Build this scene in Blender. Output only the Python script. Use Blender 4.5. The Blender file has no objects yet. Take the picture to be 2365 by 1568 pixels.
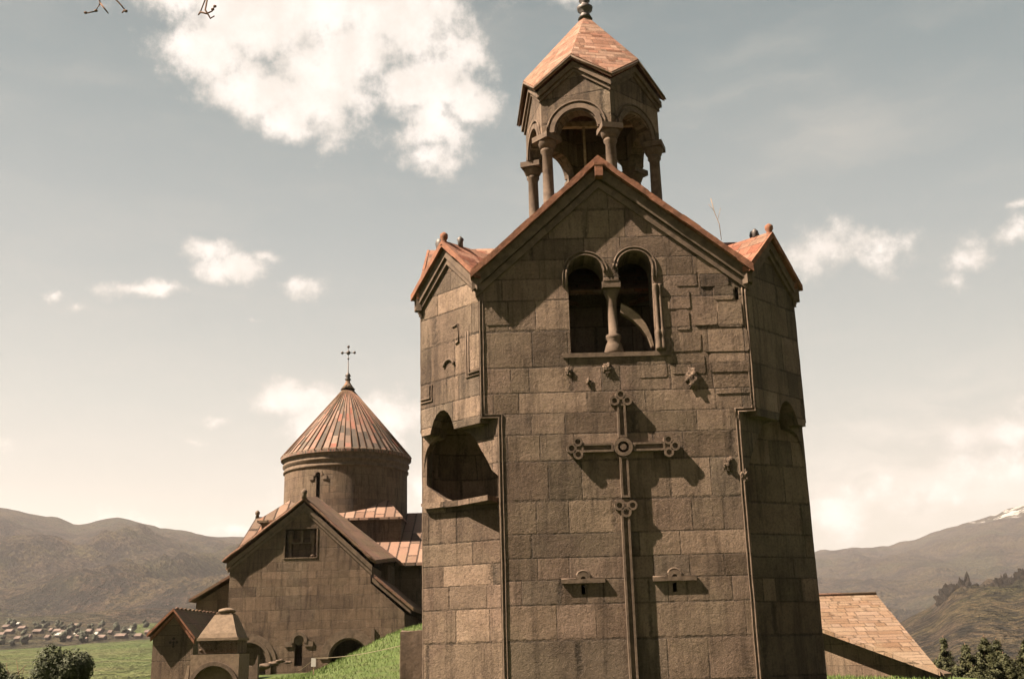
import bpy, bmesh, math, random
from mathutils import Vector, Matrix, noise
from mathutils.geometry import tessellate_polygon
R = math.radians
S = bpy.context.scene
COL = S.collection
random.seed(7)

# ------------------------------------------------------------------ camera, sun, sky, exposure
cam = bpy.data.cameras.new('camera'); camo = bpy.data.objects.new('camera', cam); COL.objects.link(camo)
cam.sensor_width = 36; cam.lens = 36*2520/2365; cam.clip_end = 30000; cam.clip_start = .1
th = math.atan(2520/8834); ro = R(1.5)
f_ = Vector((0, math.cos(th), math.sin(th))); u0 = Vector((0, -math.sin(th), math.cos(th))); r0 = Vector((1, 0, 0))
rt = r0*math.cos(ro)-u0*math.sin(ro); up = u0*math.cos(ro)+r0*math.sin(ro)
camo.matrix_world = Matrix.Translation((0, 0, 1.6)) @ Matrix((rt, up, -f_)).transposed().to_4x4()
S.camera = camo

LD = Vector((.64, .175, -.80)).normalized()          # direction the sunlight travels
sun = bpy.data.lights.new('sun', 'SUN'); suno = bpy.data.objects.new('sun', sun); COL.objects.link(suno)
sun.energy = 5.0; sun.angle = R(.5); sun.color = (1, .81, .63)
suno.rotation_euler = LD.to_track_quat('-Z', 'Y').to_euler()
S.view_settings.view_transform = 'Standard'; S.view_settings.look = 'None'; S.view_settings.gamma = 1
S.view_settings.exposure = 2.35

# node helper -------------------------------------------------------
class NT:
    def __init__(s, tree): s.t = tree; s.n = tree.nodes; s.l = tree.links
    def node(s, k, **p):
        n = s.n.new(k)
        for a, v in p.items(): setattr(n, a, v)
        return n
    def link(s, a, b): s.l.new(a, b)
    def put(s, sock, v):
        if hasattr(v, 'is_output') or hasattr(v, 'links'): s.l.new(v, sock)
        else: sock.default_value = v
    def m(s, op, a, b=None, c=None, clamp=False):
        n = s.node('ShaderNodeMath', operation=op); n.use_clamp = clamp
        s.put(n.inputs[0], a)
        if b is not None: s.put(n.inputs[1], b)
        if c is not None: s.put(n.inputs[2], c)
        return n.outputs[0]
    def v(s, op, a, b=None, out=0):
        n = s.node('ShaderNodeVectorMath', operation=op)
        s.put(n.inputs[0], a)
        if b is not None: s.put(n.inputs[1], b)
        return n.outputs[out]
    def rng(s, v, a, b, c=0., d=1., smooth=True):
        n = s.node('ShaderNodeMapRange'); n.interpolation_type = 'SMOOTHSTEP' if smooth else 'LINEAR'
        s.put(n.inputs[0], v)
        for i, q in enumerate((a, b, c, d)): s.put(n.inputs[i+1], q)
        return n.outputs[0]
    def mix(s, f, a, b, mode='MIX'):
        n = s.node('ShaderNodeMix', data_type='RGBA', blend_type=mode)
        s.put(n.inputs[0], f); s.put(n.inputs[6], a if not isinstance(a, tuple) else (*a[:3], 1)); s.put(n.inputs[7], b if not isinstance(b, tuple) else (*b[:3], 1))
        return n.outputs[2]
    def noise(s, vec, scale, detail=3., rough=.55, dim='3D', out=0, dist=0.):
        n = s.node('ShaderNodeTexNoise', noise_dimensions=dim)
        if vec is not None: s.put(n.inputs['Vector'], vec)
        n.inputs['Scale'].default_value = scale; n.inputs['Detail'].default_value = detail; n.inputs['Roughness'].default_value = rough
        n.inputs['Distortion'].default_value = dist
        return n.outputs[out]
    def comb(s, x, y, z=0.):
        n = s.node('ShaderNodeCombineXYZ'); s.put(n.inputs[0], x); s.put(n.inputs[1], y); s.put(n.inputs[2], z); return n.outputs[0]
    def sep(s, v):
        n = s.node('ShaderNodeSeparateXYZ'); s.put(n.inputs[0], v); return n.outputs
    def ramp(s, v, stops):
        n = s.node('ShaderNodeValToRGB'); cr = n.color_ramp
        cr.elements[0].position = stops[0][0]; cr.elements[0].color = (*stops[0][1], 1)
        cr.elements[1].position = stops[-1][0]; cr.elements[1].color = (*stops[-1][1], 1)
        for p, c in stops[1:-1]:
            e = cr.elements.new(p); e.color = (*c, 1)
        s.put(n.inputs[0], v); return n.outputs[0]

W = bpy.data.worlds.new('World'); S.world = W; W.use_nodes = True
w = NT(W.node_tree); w.n.clear()
sky = w.node('ShaderNodeTexSky', sky_type='NISHITA'); sky.sun_disc = False
sd = -LD; sky.sun_elevation = math.asin(sd.z); sky.sun_rotation = math.atan2(sd.x, sd.y)
sky.air_density = 1.0; sky.dust_density = 3.; sky.ozone_density = 1.5; sky.altitude = 1000
dirv = w.node('ShaderNodeTexCoord').outputs['Generated']
dx, dy, dz = w.sep(dirv)
az = w.m('ARCTAN2', dx, dy); el = w.m('ARCSINE', dz)
p = w.comb(az, el, 0.)
wn = w.noise(p, 11., 6., .62, out=1); wn = w.v('SUBTRACT', wn, (.5, .5, .5)); wn = w.v('MULTIPLY', wn, (.06, .05, 0))
pw = w.v('ADD', p, wn)
CL = [(-0.2486,0.5527,0.1085,0.0424,1),(-0.3015,0.5258,0.0456,0.0354,1),(-0.2499,0.4943,0.0462,0.0329,1),(-0.2173,0.4669,0.0252,0.0205,1),(-0.118,0.5608,0.094,0.0395,1),(-0.0468,0.5398,0.0268,0.0221,0.9),(-0.0848,0.5023,0.044,0.0224,1),(-0.0366,0.4892,0.0329,0.0189,1),(-0.074,0.4683,0.037,0.0228,0.95),(-0.0742,0.4414,0.0345,0.0211,0.8),(-0.1863,0.4857,0.0342,0.0168,0.9),(-0.1701,0.5219,0.0479,0.0329,1),(-0.2871,0.3559,0.0295,0.0144,0.9),(-0.2665,0.3374,0.0377,0.016,1),(-0.2352,0.3495,0.0181,0.0085,0.8),(-0.3346,0.3164,0.0457,0.0098,0.9),(-0.4129,0.3095,0.016,0.0087,0.8),(-0.3867,0.2968,0.0126,0.0066,0.6),(-0.1962,0.3261,0.0304,0.0117,0.75),(-0.2409,0.2941,0.011,0.0042,0.6),(-0.1992,0.2267,0.0474,0.0187,1),(-0.1828,0.1997,0.0374,0.0214,1),(-0.1137,0.2136,0.0382,0.0216,1),(-0.1236,0.198,0.0319,0.0235,1),(-0.0898,0.1431,0.0197,0.0273,1),(0.2956,0.3371,0.0603,0.0245,0.9),(0.3465,0.3287,0.0239,0.0259,0.9),(0.4166,0.3165,0.026,0.0216,0.85),(0.4598,0.322,0.0234,0.0159,0.8),(0.4063,0.294,0.0191,0.0102,0.75),(0.4654,0.3464,0.0118,0.0063,0.7),(0.4207,0.1726,0.0647,0.0251,0.85),(0.4257,0.1361,0.0638,0.039,0.85),(0.3626,0.1232,0.0769,0.0327,0.75),(0.2891,0.1022,0.0704,0.0408,0.8),(-0.2557,0.1077,0.0372,0.0082,0.8),(0.0622,0.5738,0.0448,0.0108,0.6),(-0.3392,0.1163,0.1853,0.022,0.5),(-0.1152,0.1241,0.1968,0.0232,0.6),(-0.2678,0.2077,0.0171,0.0069,0.7),(-0.4406,0.1818,0.0201,0.0107,0.6),(-0.2894,0.19,0.013,0.006,0.6)]
acc = 0.
CL += [(-.075, .515, .05, .03, .9), (-.055, .50, .04, .025, .9), (-.075, .485, .035, .03, .95), (-.33, .56, .05, .03, .8), (-.22, .565, .12, .05, 1), (-.19, .50, .06, .045, 1), (-.15, .54, .06, .04, 1)]
for (a, e, ra, re, wt) in CL:
    if e > .43 and a < 0: wt *= 1.16
    d = w.v('LENGTH', w.v('MULTIPLY', w.v('SUBTRACT', pw, (a, e, 0)), (1/ra, 1/re, 0)), out=1)
    acc = w.m('MAXIMUM', acc, w.m('MULTIPLY_ADD', d, -wt*.55, wt))
cn = w.noise(p, 30., 12., .68)
dens = w.m('ADD', acc, w.m('MULTIPLY', w.m('SUBTRACT', cn, .5), 1.35))
mask = w.m('ADD', w.m('MULTIPLY', w.rng(dens, .35, .80), .72), w.m('MULTIPLY', w.rng(dens, .28, 1.0), .28))
body = w.rng(w.noise(w.v('ADD', p, (3.1, .4, 0)), 20., 8., .62), .35, .7)
ccol = w.mix(w.m('MULTIPLY', w.rng(dens, .35, .9), w.m('MULTIPLY_ADD', body, .6, .4)), (.74, .68, .60), (1.10, 1.02, .95))
# thin veils
vs = w.v('MULTIPLY', w.v('ADD', p, wn), (1., 1., 0))
rot = w.node('ShaderNodeMapping'); rot.inputs['Rotation'].default_value = (0, 0, R(-38)); rot.inputs['Scale'].default_value = (1.2, 5.5, 1); w.link(vs, rot.inputs['Vector'])
streak = w.rng(w.noise(rot.outputs[0], 4., 4., .55), .42, .8)
veilr = w.rng(w.v('LENGTH', w.v('MULTIPLY', w.v('SUBTRACT', p, (.27, .44, 0)), (5.5, 7.5, 0)), out=1), 0., 1., 1., 0.)
veil = w.m('ADD', w.m('MULTIPLY', streak, .22), w.m('MULTIPLY', veilr, w.m('MULTIPLY_ADD', streak, .35, .10)), clamp=True)
bk = w.rng(w.v('LENGTH', w.v('MULTIPLY', w.v('SUBTRACT', p, (.40, .135, 0)), (4.2, 8.5, 0)), out=1), 0., 1., 1., 0.)
sn_ = w.rng(w.noise(w.v('MULTIPLY', w.v('ADD', p, wn), (5., 22., 1.)), 1.6, 7., .62), .40, .66)
veil = w.m('ADD', veil, w.m('MULTIPLY', w.m('MULTIPLY', bk, sn_), .9), clamp=True)
# sky itself: physical sky, drawn towards a pale warm haze low down
grad = w.ramp(w.rng(el, 0., .62, 0., 1., False), [(0, (.78, .68, .57)), (.17, (.72, .665, .57)), (.35, (.58, .59, .535)), (.58, (.39, .44, .43)), (.82, (.235, .305, .315)), (1, (.155, .22, .24))])
base = w.mix(.12, grad, w.v('MULTIPLY', sky.outputs[0], (.15, .125, .095)))
base = w.mix(veil, base, w.mix(w.rng(el, .1, .35), (.90, .82, .73), (.60, .57, .51)))
colr = w.mix(mask, base, ccol)
below = w.rng(el, -.06, 0., 0., 1.)
colr = w.mix(below, (.07, .06, .04), colr)
colr = w.v('MULTIPLY', colr, w.comb(*[w.rng(dy, -.5, .35, .5, 1.)]*3))  # unseen sky behind the camera dimmed to deepen the shade on the tower
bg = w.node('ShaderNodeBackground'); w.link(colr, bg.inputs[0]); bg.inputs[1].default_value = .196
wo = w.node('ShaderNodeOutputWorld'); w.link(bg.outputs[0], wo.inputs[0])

# ------------------------------------------------------------------ materials
def new_mat(name):
    m = bpy.data.materials.new(name); m.use_nodes = True; t = NT(m.node_tree); t.n.clear()
    b = t.node('ShaderNodeBsdfPrincipled'); o = t.node('ShaderNodeOutputMaterial'); t.link(b.outputs[0], o.inputs[0])
    b.inputs['Specular IOR Level'].default_value = .25
    return m, t, b

def masonry(name, cols, h=.57, wmin=.55, wvar=.9, joint=.012, tilt=.02, swap=False, rough=.93, stain=.5, grain=.012, lichen=(.155, .125, .085), lich=.25, step=.012, jdark=.45, seed=0., streaks=0.):
    m, t, b = new_mat(name)
    uv = t.node('ShaderNodeUVMap').outputs[0]
    obj = t.node('ShaderNodeNewGeometry').outputs['Position']
    x, y, _ = t.sep(uv)
    if swap: x, y = y, x
    jn = t.noise(uv, 11., 4., .7)
    x = t.m('ADD', x, seed)
    y2 = t.m('ADD', y, t.m('MULTIPLY', t.m('SINE', t.m('MULTIPLY', y, 1.9/h*.6)), h*.3)) if not swap else y
    yr = t.m('DIVIDE', y2, h); row = t.m('FLOOR', yr); fy = t.m('FRACT', yr)
    wn = t.node('ShaderNodeTexWhiteNoise', noise_dimensions='1D'); t.link(row, wn.inputs['W']); rv = wn.outputs['Value']
    wd = t.m('MULTIPLY_ADD', rv, wvar, wmin)
    xr = t.m('ADD', t.m('DIVIDE', x, wd), t.m('MULTIPLY', rv, 37.3))
    xr = t.m('ADD', xr, t.m('MULTIPLY', t.m('SINE', t.m('ADD', t.m('MULTIPLY', xr, 2.3), t.m('MULTIPLY', rv, 90.))), .33))
    colm = t.m('FLOOR', xr); fx = t.m('FRACT', xr)
    w2 = t.node('ShaderNodeTexWhiteNoise', noise_dimensions='3D'); t.link(t.comb(colm, row, 0.), w2.inputs['Vector'])
    idv = w2.outputs['Value']; ir, ig, ib = t.sep(w2.outputs['Color'])
    ex = t.m('MULTIPLY', t.m('MINIMUM', fx, t.m('SUBTRACT', 1., fx)), wd)
    ey = t.m('MULTIPLY', t.m('MINIMUM', fy, t.m('SUBTRACT', 1., fy)), h)
    e = t.m('MINIMUM', ex, ey)
    e = t.m('ADD', e, t.m('MULTIPLY', t.m('SUBTRACT', jn, .5), joint*4.5))
    jm = t.rng(e, 0., joint*1.6)                      # 0 in the joint, 1 on the stone
    n1 = t.noise(obj, 1.3, 6., .72); nb = t.noise(obj, 17., 5., .72); n2 = t.noise(obj, 9., 5., .7); n3 = t.noise(obj, 45., 3., .7); n4 = t.noise(obj, .45, 3., .6)
    st = t.noise(t.v('MULTIPLY', obj, (4.5, 4.5, .5)), 1., 6., .7)
    c = t.ramp(idv, [(i/(len(cols)-1), q) for i, q in enumerate(cols)])
    c = t.mix(t.m('MULTIPLY', t.rng(n1, .35, .7), stain), c, t.mix(1., c, (.62, .60, .58), 'MULTIPLY'))
    c = t.mix(t.m('MULTIPLY', t.rng(n2, .4, .75), .5), c, t.mix(1., c, (1.35, 1.3, 1.2), 'MULTIPLY'))
    c = t.mix(t.m('MULTIPLY', t.rng(t.m('MULTIPLY', n4, t.m('MULTIPLY_ADD', n2, .6, .7)), .47, .62), lich), c, lichen)
    if streaks: c = t.mix(t.m('MULTIPLY', t.rng(st, .46, .66), streaks), c, t.mix(1., c, (.45, .44, .42), 'MULTIPLY'))
    c = t.mix(t.rng(n3, .25, .45, .45, 0.), c, t.mix(1., c, (.5, .48, .45), 'MULTIPLY'))
    if not swap:
        n5 = t.noise(obj, 22., 4., .75); n6 = t.noise(obj, 2.6, 4., .7)
        c = t.mix(t.rng(n5, .34, .50, .55, 0.), c, t.mix(1., c, (.42, .40, .38), 'MULTIPLY'))
        c = t.mix(t.rng(n5, .55, .72, 0., .45), c, t.mix(1., c, (1.5, 1.42, 1.3), 'MULTIPLY'))
        jm = t.m('MAXIMUM', jm, t.rng(n6, .42, .62, 0., .75))
    c = t.mix(jm, t.mix(1., c, (jdark, jdark, jdark*.95), 'MULTIPLY'), c)
    hgt = t.m('MULTIPLY', jm, joint*.8)
    hgt = t.m('ADD', hgt, t.m('MULTIPLY', ir, step))
    hgt = t.m('ADD', hgt, t.m('MULTIPLY', t.m('MULTIPLY', t.m('SUBTRACT', fx, .5), t.m('SUBTRACT', ig, .5)), tilt))
    hgt = t.m('ADD', hgt, t.m('MULTIPLY', t.m('MULTIPLY', t.m('SUBTRACT', fy, .5), t.m('SUBTRACT', ib, .5)), tilt))
    hgt = t.m('ADD', hgt, t.m('MULTIPLY', nb, grain*.62)); hgt = t.m('ADD', hgt, t.m('MULTIPLY', n1, grain*2.))
    hgt = t.m('ADD', hgt, t.m('MULTIPLY', t.rng(n3, .3, .5), grain*.35))
    bp = t.node('ShaderNodeBump'); bp.inputs['Distance'].default_value = 1.; bp.inputs['Strength'].default_value = 1.
    t.link(hgt, bp.inputs['Height']); t.link(bp.outputs[0], b.inputs['Normal'])
    t.link(c, b.inputs['Base Color']); b.inputs['Roughness'].default_value = rough
    return m

def plain(name, col, rough=.9, var=.3, scale=8., bump=.01, metal=0., col2=None):
    m, t, b = new_mat(name)
    obj = t.node('ShaderNodeNewGeometry').outputs['Position']
    n = t.noise(obj, scale, 5., .65)
    c2 = col2 or tuple(q*(1-var) for q in col)
    t.link(t.mix(t.rng(n, .35, .68), col, c2), b.inputs['Base Color'])
    b.inputs['Roughness'].default_value = rough; b.inputs['Metallic'].default_value = metal
    if bump:
        bp = t.node('ShaderNodeBump'); bp.inputs['Distance'].default_value = 1.; t.link(t.m('MULTIPLY', n, bump), bp.inputs['Height']); t.link(bp.outputs[0], b.inputs['Normal'])
    return m

TUFF = [(0.058, 0.041, 0.029), (0.104, 0.074, 0.053), (0.137, 0.099, 0.072), (0.079, 0.056, 0.040), (0.182, 0.131, 0.096), (0.117, 0.085, 0.062), (0.091, 0.063, 0.045), (0.159, 0.112, 0.085), (0.073, 0.054, 0.039), (0.148, 0.113, 0.085)]
M = {}
M['stone'] = masonry('tower_stone', TUFF, seed=4.1, streaks=.8, grain=.026, stain=.85, jdark=.38, joint=.018, tilt=.085, step=.018)
M['carved'] = plain('carved_stone', (.098, .070, .050), var=.4, scale=6., bump=.012)
M['old'] = masonry('church_stone', [(0.080, 0.056, 0.040), (0.118, 0.082, 0.056), (0.099, 0.069, 0.048), (0.132, 0.091, 0.063)], h=.5, tilt=.05, grain=.03, streaks=.85, stain=.8, seed=3.3, jdark=.55)
M['dressing'] = plain('dressed_stone', (0.108, 0.078, 0.055), var=.4, scale=4., bump=.02)
M['tile'] = masonry('tower_roof_tile', [(0.141, 0.049, 0.028), (0.179, 0.073, 0.045), (0.188, 0.095, 0.065), (0.141, 0.086, 0.060), (0.212, 0.108, 0.073)], h=.28, wmin=.3, wvar=.15, joint=.014, tilt=.08, streaks=.4, stain=.8, lichen=(0.197, 0.142, 0.096), lich=.45, seed=1.)
M['smalltile'] = masonry('belfry_roof_tile', [(0.176, 0.096, 0.066), (0.202, 0.112, 0.076), (0.160, 0.073, 0.047), (0.193, 0.123, 0.090), (0.218, 0.135, 0.097)], h=.17, wmin=.2, wvar=.3, joint=.010, tilt=.09, streaks=.5, stain=.8, lichen=(0.143, 0.108, 0.072), lich=.3, seed=1., jdark=.6)
M['pale'] = plain('pale_carved_stone', (0.143, 0.104, 0.072), var=.3, scale=9., bump=.01)
M['tileedge'] = plain('roof_tile_edge', (.175, .078, .046), var=.45, scale=5., bump=.02)
M['churchtile'] = masonry('church_roof_tile', [(0.168, 0.104, 0.076), (0.143, 0.085, 0.061), (0.084, 0.058, 0.043), (0.160, 0.077, 0.050), (0.185, 0.123, 0.094), (0.151, 0.100, 0.072), (0.067, 0.052, 0.040)], h=.62, wmin=2.2, wvar=2.5, joint=.045, tilt=.06, swap=True, stain=.3, lichen=(0.141, 0.121, 0.068), lich=.2, jdark=.16)
M['slab'] = masonry('stone_slab_roof', [(0.118, 0.065, 0.045), (0.141, 0.080, 0.056), (0.103, 0.065, 0.045)], h=.7, wmin=.6, wvar=.6, joint=.02, tilt=.04, stain=.5, lichen=(0.103, 0.086, 0.040), lich=.35)
M['sidetile'] = masonry('flat_tile_roof', [(0.130, 0.081, 0.052), (0.143, 0.096, 0.065), (0.105, 0.062, 0.036), (0.151, 0.104, 0.076), (0.126, 0.086, 0.058)], h=.30, wmin=.5, wvar=.02, joint=.022, tilt=.09, stain=.3, lichen=(0.188, 0.151, 0.101), lich=.3, jdark=.45, step=.03, seed=9.)
M['dark'] = plain('recess_shade', (0.021, 0.015, 0.011), var=.3, bump=0)  # dark colour standing in for the shade inside a recess
M['metal'] = plain('weathered_metal', (.09, .08, .075), rough=.6, var=.3, bump=0, metal=.6)
M['bronze'] = plain('old_bronze', (.12, .11, .10), rough=.45, var=.4, bump=.004, metal=.7)
M['white'] = plain('white_board', (.36, .345, .32), var=.1, bump=0)
M['rope'] = plain('rope', (.15, .125, .08), var=.2, bump=0)
M['wood'] = plain('post_wood', (.22, .16, .10), var=.4, bump=0)
M['bark'] = plain('twig_bark', (.12, .07, .045), var=.4, bump=0)
M['weed'] = plain('dry_stalk', (.22, .15, .09), var=.3, bump=0)

def leafmat(name, c1, c2, c3=None):
    m, t, b = new_mat(name)
    geo = t.node('ShaderNodeNewGeometry'); rnd = geo.outputs['Random Per Island']
    n = t.noise(geo.outputs['Position'], 1.7, 2.)
    t.link(t.mix(t.m('MULTIPLY_ADD', n, .5, t.m('MULTIPLY', rnd, .6), clamp=True), c1, c2), b.inputs['Base Color'])
    b.inputs['Roughness'].default_value = .75
    return m
M['bushleaf'] = leafmat('bush_leaves', (0.015, 0.021, 0.008), (0.036, 0.042, 0.017))
M['needles'] = leafmat('pine_needles', (.014, .018, .006), (.046, .046, .016))
M['grassblade'] = leafmat('grass_blades', (0.042, 0.080, 0.015), (0.092, 0.126, 0.029))

def groundmat():
    m, t, b = new_mat('grass_ground')
    pos = t.node('ShaderNodeNewGeometry').outputs['Position']
    n1 = t.noise(pos, .5, 5., .6); n2 = t.noise(pos, 5., 5., .7); n3 = t.noise(pos, 28., 3., .7)
    c = t.mix(t.rng(n2, .3, .7), (0.038, 0.067, 0.013), (0.072, 0.097, 0.023))
    c = t.mix(t.rng(n1, .5, .75), c, (0.058, 0.068, 0.022))
    c = t.mix(t.m('MULTIPLY', t.rng(t.noise(pos, 1.4, 5., .7), .48, .66), .6), c, (.055, .052, .022))
    c = t.mix(t.rng(n3, .3, .6, .45, 0.), c, (0.018, 0.027, 0.007))
    t.link(c, b.inputs['Base Color']); b.inputs['Roughness'].default_value = .95
    bp = t.node('ShaderNodeBump'); bp.inputs['Distance'].default_value = 1.
    t.link(t.m('MULTIPLY', t.m('ADD', n2, n3), .05), bp.inputs['Height']); t.link(bp.outputs[0], b.inputs['Normal'])
    return m
M['ground'] = groundmat()
def hillmat():
    m, t, b = new_mat('wooded_hillside')
    pos = t.node('ShaderNodeNewGeometry').outputs['Position']
    z = t.node('ShaderNodeAttribute', attribute_name='zone')
    zr, zg, zb = t.sep(z.outputs['Vector'])            # r meadow, g rock, b snow
    n1 = t.noise(pos, .0032, 6., .62); n2 = t.noise(pos, .022, 6., .68); n3 = t.noise(pos, .12, 4., .7); n4 = t.noise(pos, .45, 3., .7)
    n5 = t.noise(pos, .9, 2., .6); n6 = t.noise(pos, .0075, 5., .7)
    c = t.mix(t.rng(n2, .40, .60), (.016, .014, .013), (.060, .044, .031))
    c = t.mix(t.m('MULTIPLY', t.rng(n6, .48, .60), .75), c, (.070, .056, .030))
    c = t.mix(t.m('MULTIPLY', t.rng(n1, .50, .62), .6), c, (.040, .044, .020))
    c = t.mix(t.rng(n6, .36, .47, .6, 0.), c, (.012, .012, .012))
    c = t.mix(t.rng(n3, .40, .54, .9, 0.), c, (.008, .009, .008))
    c = t.mix(t.rng(n3, .56, .68, 0., .7), c, (.10, .072, .048))
    c = t.mix(t.rng(n4, .40, .54, .7, 0.), c, (.010, .010, .009))
    c = t.mix(t.rng(n5, .42, .56, .5, 0.), c, (.014, .013, .011))
    g = t.mix(t.rng(n2, .35, .7), (0.049, 0.067, 0.023), (0.067, 0.072, 0.031)); g = t.mix(t.rng(n3, .3, .5, .4, 0.), g, (0.036, 0.043, 0.016))
    g = t.mix(t.m('MULTIPLY', t.rng(n6, .45, .62), .55), g, (.075, .070, .038)); g = t.mix(t.rng(t.noise(t.v('MULTIPLY', pos, (.3, 3., 1.)), .02, 4., .6), .45, .62, 0., .5), g, (.040, .058, .020))
    c = t.mix(t.rng(t.m('ADD', zr, t.m('MULTIPLY', t.m('SUBTRACT', n3, .5), .5)), .4, .6), c, g)
    rk = t.mix(t.rng(n3, .35, .65), (0.018, 0.017, 0.015), (0.054, 0.043, 0.032))
    c = t.mix(t.rng(t.m('ADD', zg, t.m('MULTIPLY', t.m('SUBTRACT', n2, .5), 1.2)), .45, .6), c, rk)
    c = t.mix(t.rng(t.m('ADD', zb, t.m('MULTIPLY', t.m('SUBTRACT', t.noise(pos, .012, 6., .7), .5), 3.)), .75, .85), c, (0.270, 0.259, 0.245))
    t.link(c, b.inputs['Base Color']); b.inputs['Roughness'].default_value = 1.; b.inputs['Specular IOR Level'].default_value = .05
    bp = t.node('ShaderNodeBump'); bp.inputs['Distance'].default_value = 1.
    t.link(t.m('ADD', t.m('MULTIPLY', n3, 7.), t.m('MULTIPLY', n2, 30.)), bp.inputs['Height']); t.link(bp.outputs[0], b.inputs['Normal'])
    return m
M['hill'] = hillmat()

# ------------------------------------------------------------------ mesh helpers
class MB:
    def __init__(s): s.v = []; s.f = []; s.uv = {}; s.sm = set()
    def add(s, vs, fs, uvs=None, smooth=False):
        o = len(s.v); s.v += [Vector(q) for q in vs]
        for i, f in enumerate(fs):
            if uvs: s.uv[len(s.f)] = uvs[i]
            if smooth: s.sm.add(len(s.f))
            s.f.append([o+k for k in f])
    def box(s, x0, x1, y0, y1, z0, z1, mat=None):
        vs = [Vector((x, y, z)) for x in (x0, x1) for y in (y0, y1) for z in (z0, z1)]
        if mat: vs = [mat @ q for q in vs]
        s.add(vs, [(0, 1, 3, 2), (4, 6, 7, 5), (0, 4, 5, 1), (2, 3, 7, 6), (0, 2, 6, 4), (1, 5, 7, 3)])
    def build(s, name, mat, parent=None, recalc=True, loc=None):
        me = bpy.data.meshes.new(name); 
        base = Vector(loc) if loc else Vector((0, 0, 0))
        me.from_pydata([q-base for q in s.v], [], s.f)
        bm = bmesh.new(); bm.from_mesh(me)
        lay = bm.loops.layers.uv.new('UVMap'); bm.faces.ensure_lookup_table()
        for i, f in enumerate(bm.faces):
            f.smooth = i in s.sm
        fl = list(bm.faces)
        if recalc: bmesh.ops.recalc_face_normals(bm, faces=bm.faces)
        bm.normal_update()
        for i, f in enumerate(fl):
            if i in s.uv:
                # loops may have been reversed: match by vertex index
                src = {s.f[i][k]: s.uv[i][k] for k in range(len(s.f[i]))}
                for lp in f.loops: lp[lay].uv = src[lp.vert.index]
            else:
                n = f.normal
                if abs(n.z) > .999: tu = Vector((1, 0, 0))
                else: tu = Vector((-n.y, n.x, 0)).normalized()
                tv = n.cross(tu)
                off = (round(n.x*3)*1.7+round(n.y*3)*.9)
                for lp in f.loops:
                    q = lp.vert.co+base; lp[lay].uv = (q.dot(tu)+off, q.dot(tv))
        bm.to_mesh(me); bm.free()
        me.materials.append(M[mat] if isinstance(mat, str) else mat)
        o = bpy.data.objects.new(name, me); COL.objects.link(o); o.location = base
        if parent:
            o.parent = parent
            o.matrix_parent_inverse = Matrix.Translation(parent.location).inverted() if parent.type == 'EMPTY' or True else Matrix()
            if parent.type == 'MESH': o.matrix_parent_inverse = Matrix.Identity(4)
        return o

def tag(o, label=None, cat=None, group=None, kind=None):
    if label: o['label'] = label
    if cat: o['category'] = cat
    if group: o['group'] = group
    if kind: o['kind'] = kind
    return o
def thing(name, label, cat, loc, group=None):
    o = bpy.data.objects.new(name, None); COL.objects.link(o); o.location = loc; o.empty_display_size = .2
    return tag(o, label, cat, group)

class Fr:
    """wall frame: origin O, U along the wall, V up, N outward"""
    def __init__(s, O, U, N, V=(0, 0, 1)): s.O = Vector(O); s.U = Vector(U); s.N = Vector(N); s.V = Vector(V)
    def p(s, u, v, d=0.): return s.O+s.U*u+s.V*v+s.N*d
def plate(mb, fr, outer, d0, d1, holes=()):
    loops = [list(outer)]+[list(h) for h in holes]
    tri = tessellate_polygon([[Vector((a, b, 0)) for a, b in l] for l in loops])
    flat = [q for l in loops for q in l]; n = len(flat)
    vs = [fr.p(a, b, d1) for a, b in flat]+[fr.p(a, b, d0) for a, b in flat]
    fs = [tuple(t) for t in tri]+[tuple(n+k for k in reversed(t)) for t in tri]
    o = 0
    for l in loops:
        for k in range(len(l)):
            a, b = o+k, o+(k+1) % len(l); fs.append((a, b, n+b, n+a))
        o += len(l)
    mb.add(vs, fs)
def rect(u0, u1, v0, v1): return [(u0, v0), (u1, v0), (u1, v1), (u0, v1)]
def arc(cu, cv, r, a0, a1, n=14): return [(cu+r*math.cos(R(a0+(a1-a0)*i/n)), cv+r*math.sin(R(a0+(a1-a0)*i/n))) for i in range(n+1)]
def archhole(u0, u1, v0, vs, n=14):
    c = (u0+u1)/2; r = (u1-u0)/2
    return [(u0, v0), (u1, v0)]+arc(c, vs, r, 0, 180, n)
def ring(cu, cv, r0, r1, a0=0., a1=180., n=18): return arc(cu, cv, r1, a0, a1, n)+arc(cu, cv, r0, a1, a0, n)
def chevron(w0, w1, ze0, ze1, au, az_, t0, t1):
    """band following a gable: left eave (w0,ze0), apex (au,az_), right eave (w1,ze1), from t0 below to t1 above the line"""
    return [(w0, ze0+t0), (au, az_+t0), (w1, ze1+t0), (w1, ze1+t1), (au, az_+t1), (w0, ze0+t1)]
def worn(pts, step=.22, amp=.007):
    out = []
    for a, b in zip(pts, pts[1:]):
        a, b = Vector(a), Vector(b); k = max(1, int((b-a).length/step))
        for i in range(k): out.append(a.lerp(b, i/k)+noise.noise_vector(a.lerp(b, i/k)*3.1)*amp)
    return out+[Vector(pts[-1])]
def ragged(pts, t0, t1, seed=0, step=.42, j=.018):
    rnd = random.Random(seed); up_, dn_ = [], []
    for a, b in zip(pts, pts[1:]):
        L = math.dist(a, b); k = max(1, int(L/step))
        for i in range(k):
            o1, o2 = rnd.uniform(-j, j), rnd.uniform(-j, j)
            for f in ((i+.03)/k, (i+.97)/k):
                p_ = (a[0]+(b[0]-a[0])*f, a[1]+(b[1]-a[1])*f); up_.append((p_[0], p_[1]+t1+o1)); dn_.append((p_[0], p_[1]+t0+o2))
    return dn_+up_[::-1]
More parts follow.
